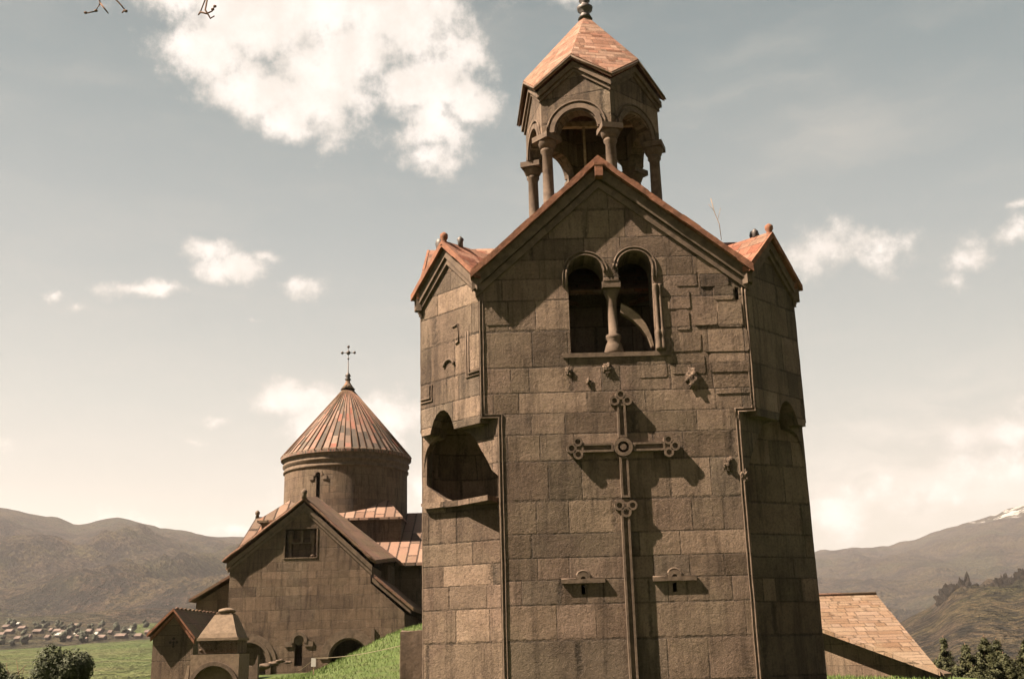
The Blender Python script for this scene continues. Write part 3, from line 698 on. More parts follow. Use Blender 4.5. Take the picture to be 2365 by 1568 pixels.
for i in range(6):
    pts = [vs[2+2*((i-1) % 6)], vs[1+2*i], vs[2+2*i]]
    tube(rim, [Vector(q)+Vector((0, 0, -.07)) for q in pts], .022, 6)
rim.build('roof_edge', 'carved', tower)
q = MB(); lathe(q, (BX, BY, 18.05), [(.20, 0), (.14, .12), (.10, .2), (.20, .27), (.22, .36), (.12, .44), (.09, .5), (.15, .56), (.16, .66), (.07, .74), (.05, .9), (.13, 1.0), (.13, 1.1), (.03, 1.2), (.02, 1.6)], 14)
q.build('spire_finial', 'metal', tower)
# bell
bell = thing('bell', 'dark bronze bell hanging inside the open belfry', 'bell', (BX, BY, 12.9))
q = MB(); lathe(q, (BX-.2, BY-.2, 12.75), [(.42, 0), (.40, .03), (.33, .15), (.27, .4), (.24, .6), (.16, .72), (.04, .76)], 20); q.build('bell_body', 'bronze', bell)
q = MB(); q.box(BX-1.45, BX+1.45, BY-.27, BY-.13, 14.72, 14.86); q.box(BX-.23, BX-.17, BY-.23, BY-.17, 13.5, 14.72); q.build('beam', 'wood', bell)
q = MB(); tube(q, [(BX-.2, BY-.2, 13.3), (BX-.2, BY-.2, 12.7)], .02); blob(q, (BX-.2, BY-.2, 12.7), .06); q.build('clapper', 'metal', bell)
# dry stalk on the roof
q = MB(); tube(q, [(4.95, 23.9, 10.7), (4.93, 23.9, 11.1), (4.84, 23.9, 11.4), (4.78, 23.9, 11.75)], .008, 5)
tube(q, [(4.90, 23.9, 11.2), (4.99, 23.9, 11.5)], .005, 4); tube(q, [(4.85, 23.9, 11.4), (4.72, 23.9, 11.6)], .005, 4)
tag(q.build('weed', 'weed'), 'thin dry weed stalk growing from the tower roof slope', 'weed')

# ------------------------------------------------------------------ church
church = thing('church', 'low brown stone church with conical drum dome and gabled front', 'church', (-11.2, 66, 0))
FY = 58.
F = Fr((0, FY, 0), (1, 0, 0), (0, -1, 0))
cw = MB()
win = rect(-12.21, -10.55, 6.6, 8.08)
slit = rect(-11.55, -11.15, 1.15, 2.75)
la = archhole(-15.0+.0, -12.95, .35, 1.35); la = [(max(u, -14.98), v) for u, v in la]
ra_ = archhole(-9.7, -7.85, .35, 1.45)
plate(cw, F, [(-15.05, -.8), (-5.92, -.8), (-5.92, 3.65), (-7.69, 5.2), (-7.69, 6.15), (-11.27, 9.32), (-15.05, 6.25)], -.5, 0, [win, slit, archhole(-14.85, -13.0, .35, 1.35), ra_])
plate(cw, F, rect(-12.4, -10.4, 6.4, 8.3), -.9, -.6); plate(cw, F, rect(-11.7, -11., 1., 2.9), -1., -.8)
plate(cw, F, rect(-14.95, -12.9, .2, 2.6), -.85, -.55)
plate(cw, F, rect(-9.9, -7.6, .2, 2.7), -2.6, -2.4)
sd_ = Fr((-15.05, FY, 0), (0, 1, 0), (-1, 0, 0)); plate(cw, sd_, rect(.5, 9.3, -.8, 6.2), -.5, 0)
sd_ = Fr((-5.92, FY, 0), (0, 1, 0), (1, 0, 0)); plate(cw, sd_, rect(.503, 7.8, -.8, 3.6), -.5, 0)
sd_ = Fr((-7.69, FY, 0), (0, 1, 0), (1, 0, 0)); plate(cw, sd_, rect(.503, 8.6, 3.7, 6.1), -.5, 0)
# left lower wing
G = Fr((0, 60., 0), (1, 0, 0), (0, -1, 0))
plate(cw, G, [(-17.3, -.8), (-15.06, -.8), (-15.06, 5.75), (-15.3, 5.7), (-17.3, 4.5)], -7.5, 0)
# transept and podium
plate(cw, Fr((0, 65.8, 0), (1, 0, 0), (0, -1, 0)), rect(-16.8, 3.2, -.8, 6.75), -.6, 0)
plate(cw, Fr((-16.8, 0, 0), (0, 1, 0), (-1, 0, 0)), [(66.41, -.8), (78.3, -.8), (78.3, 6.6), (72, 10.0), (66.41, 7.0)], -.6, 0)
cw.box(-15.75, -7.15, 67.75, 76.3, 5., 9.70)
cw.build('wall', 'old', church)
for cu, cv in ((-13.93, 1.35), (-8.78, 1.45)):
    trim = MB()
    for o, r0_, r1_ in ((.08, 1.02, 1.2), (.04, 1.19, 1.46)): plate(trim, F, ring(cu, cv, r0_, r1_, 0, 180), .003+(.08-o)*.01, o)
    if cu < -10: trim.box(-12.91, -12.73, FY-.079, FY-.004, .4, 1.36)
    trim.build('arch_moulding', 'dressing', church)
# window fittings and cross-shaped hood
q = MB()
for x in (-12.0, -10.78): lathe(q, (x, FY+.32, 6.62), [(.15, 0), (.17, .1), (.1, .16), (.09, .75), (.16, .85), (.16, 1.4)], 10)
q.box(-11.95, -10.8, FY+.25, FY+.4, 7.35, 7.42); q.box(-11.45, -11.3, FY+.25, FY+.4, 7.42, 8.0); q.build('window_colonnette', 'dressing', church)
q = MB(); plate(q, F, rect(-12.27, -10.49, 6.54, 8.14), .003, .03, [win]); q.build('window_frame', 'old', church)
q = MB(); plate(q, F, ring(-11.33, 2.4, .26, .42, -20, 200, 18), .003, .07)
plate(q, F, rect(-12.05, -11.66, 2.10, 2.36), .003, .05); plate(q, F, rect(-11.02, -10.6, 2.10, 2.36), .003, .05)
plate(q, F, arc(-11.35, 2.42, .25, 0, 350, 14), -.5, -.05); q.build('cross_hood', 'dressing', church)
q = MB(); q.box(-7.62, -7.45, FY-.08, FY-.003, 1.6, 2.9); q.build('pilaster', 'carved', church)
# roofs of the front block
rf = MB(); co = MB(); cw2 = MB()
fe = chevron(-15.38, -7.42, 6.42, 6.15, -11.22, 9.55, 0, .2)
fe = [Vector((u, FY-.17, v)) for u, v in fe]
fb = [Vector(q_) for q_ in ((-15.4, 62.2, 6.5), (-11.32, 62.2, 10.12), (-6.86, 62.2, 6.62), (-6.86, 62.2, 6.82), (-11.32, 62.2, 10.32), (-15.4, 62.2, 6.7))]
fc = [v_+Vector((0, 5.6, 0)) for v_ in fb]
rf.add(fe+fb+fc, [tuple(range(6)), tuple(range(12, 18))]+[(i, (i+1) % 6, (i+1) % 6+6, i+6) for i in range(6)]+[(i+6, (i+1) % 6+6, (i+1) % 6+12, i+12) for i in range(6)])
sd_ = Fr((-7.3, 62.6, 0), (0, 1, 0), (1, 0, 0)); plate(cw2, sd_, rect(0, 3.6, 3.7, 6.5), -.5, 0)
cw2.build('wall', 'old', church)
plate(co, F, chevron(-15.2, -7.6, 6.38, 6.1, -11.24, 9.45, -.30, -.02), -.02, .11)
plate(co, F, chevron(-15.15, -7.62, 6.1, 5.8, -11.25, 9.2, -.22, -.03), -.02, .05)
plate(rf, F, [(-7.5, 5.45), (-5.45, 3.72), (-5.45, 3.9), (-7.5, 5.63)], -8., .16)
plate(co, F, [(-7.6, 5.25), (-5.6, 3.6), (-5.6, 3.80), (-7.6, 5.48)], -.02, .08)
plate(rf, G, [(-17.6, 4.55), (-15.07, 6.0), (-15.07, 6.14), (-17.6, 4.7)], -7.6, .35)
rf.build('slab_roof', 'slab', church)
q = MB(); e_ = [F.p(u, v-.04, .18) for u, v in ((-15.40, 6.50), (-11.22, 9.66), (-7.40, 6.24))]; tube(q, worn(e_, .5, .06), .075, 6); q.build('roof_edge', 'slab', church)
# transept roof: two slopes
tr = MB()
TF = Fr((0, 0, 0), (0, 1, 0), (-1, 0, 0))     # u = Y, v = Z, extrude along X
plate(tr, TF, [(64.95, 6.56), (72, 10.3), (79, 6.56), (79, 6.74), (72, 10.48), (64.95, 6.74)], -4.0, 17.1)
# podium skirt
tx, ty, hf = -11.45, 72., 4.42
def sk(hx, hy, z, cx_=-11.2): return [(cx_-hx, ty-hy, z), (cx_+hx, ty-hy, z), (cx_+hx, ty+hy, z), (cx_-hx, ty+hy, z)]
a_ = [(-15.95, 67.45, 9.72), (-7.0, 67.45, 9.72), (-7.0, 76.6, 9.72), (-15.95, 76.6, 9.72)]
b_ = [(-14.0, 70.0, 11.55), (-8.6, 70.0, 11.55), (-8.6, 74.6, 11.55), (-14.0, 74.6, 11.55)]
a2 = [(x, y, z-.14) for x, y, z in a_]; b2 = [(x, y, z-.14) for x, y, z in b_]
tr.add(a_+b_+a2+b2, [(0, 1, 5, 4), (1, 2, 6, 5), (2, 3, 7, 6), (3, 0, 4, 7), (8, 9, 13, 12), (9, 10, 14, 13), (10, 11, 15, 14), (11, 8, 12, 15), (0, 1, 9, 8), (1, 2, 10, 9), (2, 3, 11, 10), (3, 0, 8, 11), (4, 5, 13, 12), (5, 6, 14, 13), (6, 7, 15, 14), (7, 4, 12, 15)])
# drum
DX, DY, DR = -11.22, 72., 4.02
dr = MB()
nseg = 96; za_ = [9.2, 11.35, 12.9, 13.0]; 
sa = math.atan2(-12.62-DX, -(67.95-DY)); sj = round(sa/(2*math.pi)*nseg) % nseg
vs = []; fs = []; uvs = []
levels = [9.2, 10.9, 12.75, 13.55]
for z in levels:
    for j in range(nseg): a = 2*math.pi*j/nseg; vs.append((DX+DR*math.sin(a), DY-DR*math.cos(a), z))
for i in range(3):
    for j in range(nseg):
        if i == 1 and j in (sj,): continue
        k = (j+1) % nseg; fs.append((i*nseg+j, i*nseg+k, (i+1)*nseg+k, (i+1)*nseg+j))
        s0 = DR*2*math.pi*j/nseg; s1 = DR*2*math.pi*(j+1)/nseg; uvs.append([(s0, levels[i]), (s1, levels[i]), (s1, levels[i+1]), (s0, levels[i+1])])
dr.add(vs, fs, uvs, True); lathe(dr, (DX, DY, 0), [(DR-.4, 9.3), (DR-.4, 13.5)], 48)
dr.build('drum', 'old', church, recalc=False)
q = MB(); lathe(q, (DX, DY, 0), [(DR+.02, 13.05), (DR+.09, 13.1), (DR+.09, 13.2), (DR+.02, 13.26), (DR+.03, 13.42), (DR+.14, 13.5), (DR+.14, 13.62), (DR+.06, 13.66), (DR+.12, 13.92), (DR+.26, 14.02), (DR+.26, 14.2), (1., 14.25)], nseg)
q.build('drum_cornice', 'dressing', church)
# cross-shaped hood beside the drum slit
q = MB(); a = 2*math.pi*(sj+.5)/nseg
f6 = Fr((DX+(DR-.02)*math.sin(a), DY-(DR-.02)*math.cos(a), 0), (math.cos(a), math.sin(a), 0), (math.sin(a), -math.cos(a), 0))
plate(q, f6, ring(0, 12.55, .17, .32, -10, 190, 16), -.02, .08); plate(q, f6, rect(-.6, -.30, 12.25, 12.48), -.02, .08); plate(q, f6, rect(.30, .6, 12.25, 12.48), -.04, .06); q.build('cross_hood', 'dressing', church)
# cone: separate strips with raised battens
cone = MB(); ns = 56; HR = DR+.27; zb, zt = 14.10, 19.15; bat = MB()
for j in range(ns):
    a0 = 2*math.pi*j/ns; a1 = 2*math.pi*(j+1)/ns; am = (a0+a1)/2
    P0 = [(HR*math.sin(a0), -HR*math.cos(a0), zb), (HR*math.sin(a1), -HR*math.cos(a1), zb)]
    rt_ = .12; P1 = [(rt_*math.sin(a1), -rt_*math.cos(a1), zt), (rt_*math.sin(a0), -rt_*math.cos(a0), zt)]
    dz = -.16
    v8 = [(DX+x, DY+y, z) for x, y, z in P0+P1]; v8 += [(x, y, z+dz) for x, y, z in v8]
    L = math.hypot(HR, zt-zb); su = .62
    top = [(0.02, j*su+.02), (0.02, (j+1)*su-.02), (L, (j+1)*su-.02), (L, j*su+.02)]; top = [(b, a) for b, a in top]
    jt = random.Random(j).uniform(0, 5); top = [(b, a+jt) if False else (a2_ if False else (b+jt, a)) for (b, a) in top for a2_ in (0,)]
    # masonry(swap): strips counted along u, joints along v
    tu = [(a, b) for (b, a) in top]
    cone.add(v8, [(0, 1, 2, 3), (4, 7, 6, 5), (0, 4, 5, 1)], [tu, tu, tu])
    e0 = Vector((DX+(HR+.02)*math.sin(a0), DY-(HR+.02)*math.cos(a0), zb+.03)); e1 = Vector((DX+.12*math.sin(a0), DY-.12*math.cos(a0), zt+.02))
    rj = random.Random(j*3+1); tube(bat, [e0+Vector((0, 0, rj.uniform(-.03, .02))), e0.lerp(e1, .5)+Vector((rj.uniform(-.03, .03), rj.uniform(-.03, .03), rj.uniform(-.02, .02))), e1], rj.uniform(.032, .05), 5, .018)
def conemat():
    m, t, b = new_mat('cone_roof_tile')
    x, y, _ = t.sep(t.node('ShaderNodeUVMap').outputs[0])
    c0 = t.m('FLOOR', t.m('DIVIDE', x, .62)); wn = t.node('ShaderNodeTexWhiteNoise', noise_dimensions='1D'); t.link(c0, wn.inputs['W'])
    rr = t.m('ADD', t.m('DIVIDE', y, .75), t.m('MULTIPLY', wn.outputs[0], 9.)); r1 = t.m('FLOOR', rr)
    w2 = t.node('ShaderNodeTexWhiteNoise', noise_dimensions='2D'); t.link(t.comb(c0, r1), w2.inputs['Vector'])
    c = t.ramp(w2.outputs[0], [(0, (.17, .11, .085)), (.22, (.12, .078, .06)), (.34, (.045, .038, .032)), (.46, (.17, .115, .09)), (.6, (.18, .065, .045)), (.68, (.19, .14, .11)), (.78, (.045, .040, .033)), (.9, (.07, .055, .045)), (1, (.16, .11, .085))])
    n = t.noise(t.node('ShaderNodeNewGeometry').outputs['Position'], 3., 4., .65)
    c = t.mix(t.rng(n, .45, .7, 0., .6), c, (.085, .065, .05))
    t.link(c, b.inputs['Base Color']); b.inputs['Roughness'].default_value = .9
    return m
M['cone'] = conemat()
cone.build('cone_roof', 'cone', church, recalc=False); bat.build('roof_batten', 'slab', church)
lathe(tr, (DX, DY, 18.9), [(.5, 0), (.28, .3), (.16, .5), (.14, .8)], 12)
tr.build('tiled_roof', 'churchtile', church)
co.build('cornice', 'dressing', church)
q = MB(); lathe(q, (DX, DY, 19.5), [(.14, 0), (.22, .12), (.12, .25), (.2, .35), (.14, .5), (.04, .6), (.035, 1.35)], 10)
q.build('spire_finial', 'metal', church)
q = MB(); zc = 21.5
tube(q, [(DX, DY, 20.0), (DX, DY, zc+.42)], .025, 6); tube(q, [(DX-.42, DY, zc), (DX+.42, DY, zc)], .025, 6)
for dx_, dz_, r_ in ((0, 0, .15), (0, .42, .1), (-.42, 0, .1), (.42, 0, .1), (0, -.42, .07)): blob(q, (DX+dx_, DY, zc+dz_), r_, amp=0)
q.build('spire_cross', 'metal', church)
for x, y, z in ((-11.22, 57.8, 9.7), (-17.0, 71.9, 10.45)):
    q = MB(); lathe(q, (x, y, z-.05), [(.14, 0), (.11, .2), (.16, .28), (.15, .4), (.05, .5)], 8); q.build('finial', 'dressing', church)

# ------------------------------------------------------------------ small chapel
ch = thing('chapel', 'small gabled stone chapel at the left end of the church', 'chapel', (-13.8, 48, 0))
H = Fr((0, 45, 0), (1, 0, 0), (0, -1, 0)); q = MB()
plate(q, H, [(-14.62, -.8), (-13.0, -.8), (-13.0, 2.35), (-13.82, 3.3), (-14.62, 2.5)], -7.5, 0); q.build('wall', 'old', ch)
q = MB(); plate(q, H, chevron(-14.78, -12.9, 2.52, 2.36, -13.8, 3.48, 0, .10), -7.7, .22); q.build('roof', 'slab', ch)
q = MB(); plate(q, H, chevron(-14.70, -12.95, 2.50, 2.36, -13.81, 3.44, -.16, -.01), -.02, .12); plate(q, H, chevron(-14.80, -12.88, 2.51, 2.35, -13.8, 3.48, .0, .115), .222, .27)
q.build('roof_edge', 'tileedge', ch)
for i in range(12): q = MB(); blob(q, (-13.8, 45.3+i*.55, 3.60), .085, .8, 2.2, .7, i, .3, 1); q.build('ridge_cap', 'slab', ch)
q = MB()
for u, v, r in ((0, .14, .06), (.13, 0, .055), (-.13, 0, .055), (0, -.16, .05), (0, 0, .05), (0, -.08, .04)): plate(q, H, arc(-13.79+u, 2.28+v, r, 0, 345, 12), .002, .02)
q.build('carved_cross', 'dark', ch)  # raised dark discs, the shade of a sunk cross put into their colour

# ------------------------------------------------------------------ monument
mo = thing('stone_monument', 'carved stone monument with sloping cap and arched front before the chapel', 'monument', (-8.05, 30.5, .4))
def frus(mb, x0, x1, y0, y1, z0, X0, X1, Y0, Y1, z1):
    mb.add([(x0, y0, z0), (x1, y0, z0), (x1, y1, z0), (x0, y1, z0), (X0, Y0, z1), (X1, Y0, z1), (X1, Y1, z1), (X0, Y1, z1)], [(0, 1, 2, 3), (4, 5, 6, 7), (0, 1, 5, 4), (1, 2, 6, 5), (2, 3, 7, 6), (3, 0, 4, 7)])
q = MB(); frus(q, -8.48, -7.53, 29.97, 31.05, 2.25, -8.20, -7.72, 30.25, 30.8, 2.74); q.build('cap', 'pale', mo)
q = MB(); q.box(-8.18, -7.76, 30.29, 30.76, 2.74, 2.78); blob(q, (-7.95, 30.5, 2.84), .24, 1, 1.1, .36, 3, .12); q.build('cap_stone', 'pale', mo)
q = MB(); frus(q, -8.54, -7.48, 29.93, 31.09, 2.14, -8.48, -7.53, 29.97, 31.05, 2.248); q.box(-8.56, -7.45, 29.91, 31.11, 2.07, 2.138); q.build('cornice', 'pale', mo)
q = MB(); q.box(-8.53, -7.5, 30.0, 31.05, 1.74, 2.068)
for i in range(16): blob(q, (-8.45+(i % 8)*.13, 30.0, 1.83+(i//8)*.14), .05, 1, .6, .8, i, .5, 1)
q.build('frieze', 'old', mo)
q = MB(); f7 = Fr((0, 29.93, 0), (1, 0, 0), (0, -1, 0))
plate(q, f7, rect(-8.70, -7.42, .1, 1.72), -1.15, 0, [archhole(-8.62, -7.5, .2, .87)])
plate(q, f7, rect(-8.65, -7.47, .15, 1.6), -.5, -.25); q.build('body', 'pale', mo)
q = MB(); plate(q, f7, ring(-8.06, .87, .56, .66, 0, 180), .003, .07); q.build('arch_moulding', 'carved', mo)
q = MB(); frus(q, -8.98, -8.76, 29.85, 30.3, .1, -8.78, -8.72, 29.95, 30.25, 1.45); q.build('side_buttress', 'pale', mo)
# small slab beside it
q = MB(); sx = Fr((0, 36, 0), (1, 0, 0), (0, -1, 0))
plate(q, sx, [(-8.72, .1), (-8.32, .1), (-8.32, 1.7), (-8.42, 1.42), (-8.5, 1.35), (-8.72, 1.38)], -.22, 0)
tag(q.build('stone_slab', 'carved'), 'small worn upright slab with broken top right of the monument', 'stele')
# rough block left of the tower
q = MB(); bm = bmesh.new(); bmesh.ops.create_cube(bm, size=1.); bmesh.ops.subdivide_edges(bm, edges=bm.edges, cuts=6, use_grid_fill=True)
vs = []
for v_ in bm.verts:
    n_ = noise.noise_vector(v_.co*2.5)*.035; c_ = v_.co+n_; vs.append((-2.35+c_.x*1.04, 27.4+c_.y*.6, 1.1+c_.z*2.04))
q.add(vs, [tuple(v_.index for v_ in f.verts) for f in bm.faces]); bm.free()
tag(q.build('stone_block', 'carved'), 'upright dark rough stone block beside the left foot of the tower', 'stone block')
# rubble
for i, (x, y, z, s_) in enumerate(((-12.3, 55, 1.22, .22), (-11.95, 55.1, 1.33, .17), (-11.6, 54.9, 1.42, .16), (-12.6, 55.3, 1.15, .2), (-11.3, 55.2, 1.36, .13))):
    q = MB(); blob(q, (x, y, z), s_, 1.5, 1, .55, i, .4)
    tag(q.build('rubble_stone', 'carved'), 'pale loose stone in the rubble heap at the foot of the church wall', 'stone', 'loose stones below the church wall')

# sign and rope
sg = thing('notice_sign', 'small white notice board on a post on the grass', 'sign', (-7.64, 42, .8))
q = MB(); q.box(-7.73, -7.56, 41.98, 42.01, 1.24, 1.54); q.build('board', 'white', sg)
q = MB(); tube(q, [(-7.64, 42.04, .6), (-7.64, 42.04, 1.5)], .022, 6); q.build('post', 'wood', sg)
q = MB()
def sag(a, b, s_, n=14): return [Vector(a).lerp(Vector(b), i/n)-Vector((0, 0, s_*4*(i/n)*(1-i/n))) for i in range(n+1)]
tube(q, sag((-7.6, 42, 1.54), (-2.85, 27.3, 1.80), .08), .008, 5); tube(q, sag((-7.64, 42, 1.5), (-8.3, 42.5, 1.1), .03), .006, 5)
tag(q.build('rope', 'rope'), 'thin yellowish rope strung from the white sign to the stone block', 'rope')

# ------------------------------------------------------------------ side building at the lower right
sb = thing('side_building', 'low building with sunlit tiled roof behind the right side of the tower', 'building', (10.5, 39, 0))
BRr, TRr, BL, TL = Vector((12.46, 34, .72)), Vector((12.90, 40.5, 3.24)), Vector((10.05, 37.5, 2.08)), Vector((7.9, 40.5, 3.24))
q = MB(); top = [BRr, TRr, TL]; bot = [v_-Vector((0, 0, .14)) for v_ in top]
q.add(top+bot, [(0, 1, 2), (3, 5, 4), (0, 1, 4, 3), (1, 2, 5, 4), (2, 0, 3, 5)])
q.add([TRr, TL, (7.9, 46, 1.2), (12.9, 46, 1.2)]+[v_-Vector((0, 0, .14)) for v_ in (TRr, TL, Vector((7.9, 46, 1.2)), Vector((12.9, 46, 1.2)))], [(0, 1, 2, 3), (4, 7, 6, 5), (0, 3, 7, 4), (1, 2, 6, 5), (2, 3, 7, 6)])
q.build('roof', 'sidetile', sb)
q = MB(); tube(q, [TL+Vector((0, 0, .02)), TRr+Vector((0, 0, .02))], .07, 8); q.build('ridge', 'slab', sb)
q = MB(); d_ = (BRr-TL); dn = Vector((d_.x, d_.y, 0)).normalized(); nn = Vector((dn.y, -dn.x, 0))
if nn.y > 0: nn = -nn
w0 = TL-nn*.62; w1 = BRr-nn*.62-dn*.3
q.add([(w0.x, w0.y, w0.z-.1), (w1.x, w1.y, w1.z-.1), (w1.x, w1.y, -1.2), (w0.x, w0.y, -1.2)]+[(w0.x-nn.x*.4, w0.y-nn.y*.4, w0.z-.1), (w1.x-nn.x*.4, w1.y-nn.y*.4, w1.z-.1), (w1.x-nn.x*.4, w1.y-nn.y*.4, -1.2), (w0.x-nn.x*.4, w0.y-nn.y*.4, -1.2)], [(0, 1, 2, 3), (4, 7, 6, 5), (0, 4, 5, 1), (1, 5, 6, 2), (2, 6, 7, 3), (3, 7, 4, 0)])
q.box(12.1, 12.5, 36, 45.5, -1.2, .9); q.build('wall', 'old', sb)
# ------------------------------------------------------------------ vegetation
def leafcloud(mb, n, fn, size, rnd, flat=.4):
    for _ in range(n):
        c, out = fn(rnd); s_ = size*rnd.uniform(.6, 1.4)
        a = Vector((rnd.gauss(0, 1), rnd.gauss(0, 1), rnd.gauss(0, 1))).normalized()
        b_ = a.cross(out+Vector((.01, .02, .03))).normalized(); a2 = b_.cross(out).normalized() if rnd.random() < flat else a
        mb.add([c+b_*s_*.5, c+a2*s_, c-b_*s_*.5, c-a2*s_*.3], [(0, 1, 2, 3)])
def bush(cx_, cy_, z0, rx, h_, n, label, sd_):
    rnd = random.Random(sd_); t_ = thing('bush', label, 'bush', (cx_, cy_, z0))
    lumps = [(Vector((cx_+rnd.uniform(-.6, .6)*rx, cy_+rnd.uniform(-.5, .5)*rx, z0+h_*rnd.uniform(.25, .68))), rnd.uniform(.38, .6)) for _ in range(9)]
    def fn(r_):
        c, k = r_.choice(lumps); d_ = Vector((r_.gauss(0, 1), r_.gauss(0, 1), r_.gauss(0, 1))).normalized(); rr = r_.random()**.35
        return c+Vector((d_.x*rx*k, d_.y*rx*k, d_.z*h_*k*.62))*rr, d_
    m_ = MB(); leafcloud(m_, n, fn, .055, rnd); m_.build('foliage', 'bushleaf', t_, recalc=False)
    m_ = MB()
    for _ in range(7):
        tube(m_, [(cx_, cy_, z0-.2), (cx_+rnd.uniform(-.4, .4)*rx, cy_+rnd.uniform(-.3, .3), z0+h_*rnd.uniform(.4, .7)), (cx_+rnd.uniform(-.7, .7)*rx, cy_, z0+h_*rnd.uniform(.7, .95))], .03, 5, .006)
    m_.build('stem', 'bark', t_)
bush(-12.85, 32., .35, .85, 1.75, 16000, 'large dark rounded evergreen bush at the lower left', 5)
bush(-14.1, 31.5, .2, .75, 1.62, 8000, 'smaller loose bush at the far left corner edge', 8)
def conifer(cx_, cy_, z0, h_, r_, n, label, sd_, bend=0.):
    rnd = random.Random(sd_); t_ = thing('pine_tree', label, 'tree', (cx_, cy_, z0), 'young pines at the lower right')
    m_ = MB(); tube(m_, [(cx_, cy_, z0-.5), (cx_+bend*.3, cy_, z0+h_*.5), (cx_+bend, cy_, z0+h_*1.05)], .09, 6, .012); m_.build('trunk', 'bark', t_)
    br = [(rnd.uniform(.02, .96)**.9, rnd.uniform(0, 2*math.pi), rnd.uniform(.65, 1.15)) for _ in range(int(90))]
    def fn(r2):
        hh, a, k = r2.choice(br); L = r_*(1-hh)**1.05*k*r2.random()**.6+.02
        c = Vector((cx_+bend*hh+L*math.cos(a), cy_+L*math.sin(a), z0+hh*h_+L*.45)); c += Vector((r2.gauss(0, .05), r2.gauss(0, .05), r2.gauss(0, .06)))
        return c, Vector((math.cos(a), math.sin(a), .7)).normalized()
    m_ = MB(); leafcloud(m_, n, fn, .07, rnd, .2); m_.build('crown', 'needles', t_, recalc=False)
for args in [(25.9, 62, -1.4, 2.9, 1.2, 8000, 'thin pine half hidden behind the tallest and the edge pines', 11, .1), (23.5, 63, -1.4, 3.1, 1.0, 8000, 'narrow pine standing behind the gap of the two tallest', 12, 0.), (24.3, 60, -1.6, 3.25, 1.7, 13000, 'tallest slim young pine with a bare leader shoot at the lower right', 1, .25), (22.7, 58, -1.6, 2.9, 1.5, 12000, 'second pine from the tallest, with a pointed dark top', 2, 0.), (20.8, 57, -1.7, 2.35, 1.3, 9000, 'leftmost small pine beside the tiled roof corner', 3, 0.), (26.7, 60, -1.5, 2.9, 1.8, 11000, 'broad pine at the right edge of the group', 4, 0.), (25.3, 56, -1.9, 2.9, 2.1, 13000, 'low spreading pine between the tallest and the edge one', 6, 0.), (23.3, 55, -1.9, 2.75, 2.1, 13000, 'low spreading pine in front of the two pointed pines', 7, 0.), (21.4, 54, -2.0, 2.3, 1.9, 10000, 'lowest pine near the roof corner, broad and shaded', 9, 0.)]:
    conifer(*args)
# bare branch reaching in from above
brn = thing('tree_branch', 'bare budding twigs hanging in at the top left corner', 'branch', (-2.6, 7.1, 6.9))
q = MB(); tube(q, [(-4.2, 7.4, 7.1), (-3.2, 7.2, 6.85), (-2.4, 7.05, 6.8), (-1.7, 7., 6.9)], .03, 6, .015); q.build('limb', 'bark', brn)
T1 = [[(-3.05, 7.1, 6.83), (-2.99, 7, 6.35), (-2.955, 7, 6.24), (-2.985, 7, 6.175), (-3.05, 7, 6.16)], [(-2.955, 7, 6.24), (-2.89, 7, 6.155)]]
T2 = [[(-3.0, 7.1, 6.83), (-2.90, 7, 6.33), (-2.80, 7, 6.22), (-2.76, 7, 6.165)], [(-2.77, 7, 6.18), (-2.79, 7, 6.155)]]
T3 = [[(-2.1, 7.05, 6.85), (-2.17, 7, 6.3), (-2.215, 7, 6.145)], [(-2.215, 7, 6.145), (-2.17, 7, 6.13), (-2.13, 7, 6.15), (-2.11, 7, 6.20)], [(-2.165, 7, 6.3), (-2.18, 7, 6.16), (-2.15, 7, 6.11), (-2.14, 7, 6.09), (-2.11, 7, 6.11)], [(-2.215, 7, 6.145), (-2.23, 7, 6.12)]]
for T, buds in ((T1, [(-3.055, 7, 6.165), (-2.98, 7, 6.18)]), (T2, [(-2.76, 7, 6.17)]), (T3, [(-2.125, 7, 6.165), (-2.11, 7, 6.19)])):
    q = MB()
    for pth in T: tube(q, pth, .0075, 5, .0045)
    for b_ in buds: blob(q, b_, .012, 1.2, 1, 1, 1, .4, 1)
    q.build('twig', 'bark', brn)
# grass blades on the near slopes
q = MB(); rnd = random.Random(3); cnt = 0
while cnt < 26000:
    x = rnd.uniform(-11, -1.2); y = rnd.uniform(30, 54)
    if rnd.random() < .12: x = rnd.uniform(8, 13); y = rnd.uniform(31, 38)
    z = nearz(x, y); h_ = rnd.uniform(.04, .13); a = rnd.uniform(0, 6.28); w_ = .012
    ca, sa_ = math.cos(a)*w_, math.sin(a)*w_; lx, ly = rnd.gauss(0, .03), rnd.gauss(0, .03)
    q.add([(x-ca, y-sa_, z-.01), (x+ca, y+sa_, z-.01), (x+lx, y+ly, z+h_)], [(0, 1, 2)]); cnt += 1
tag(q.build('grass', 'grassblade', recalc=False), 'short spring grass on the slope between church and tower', 'grass', kind='stuff')

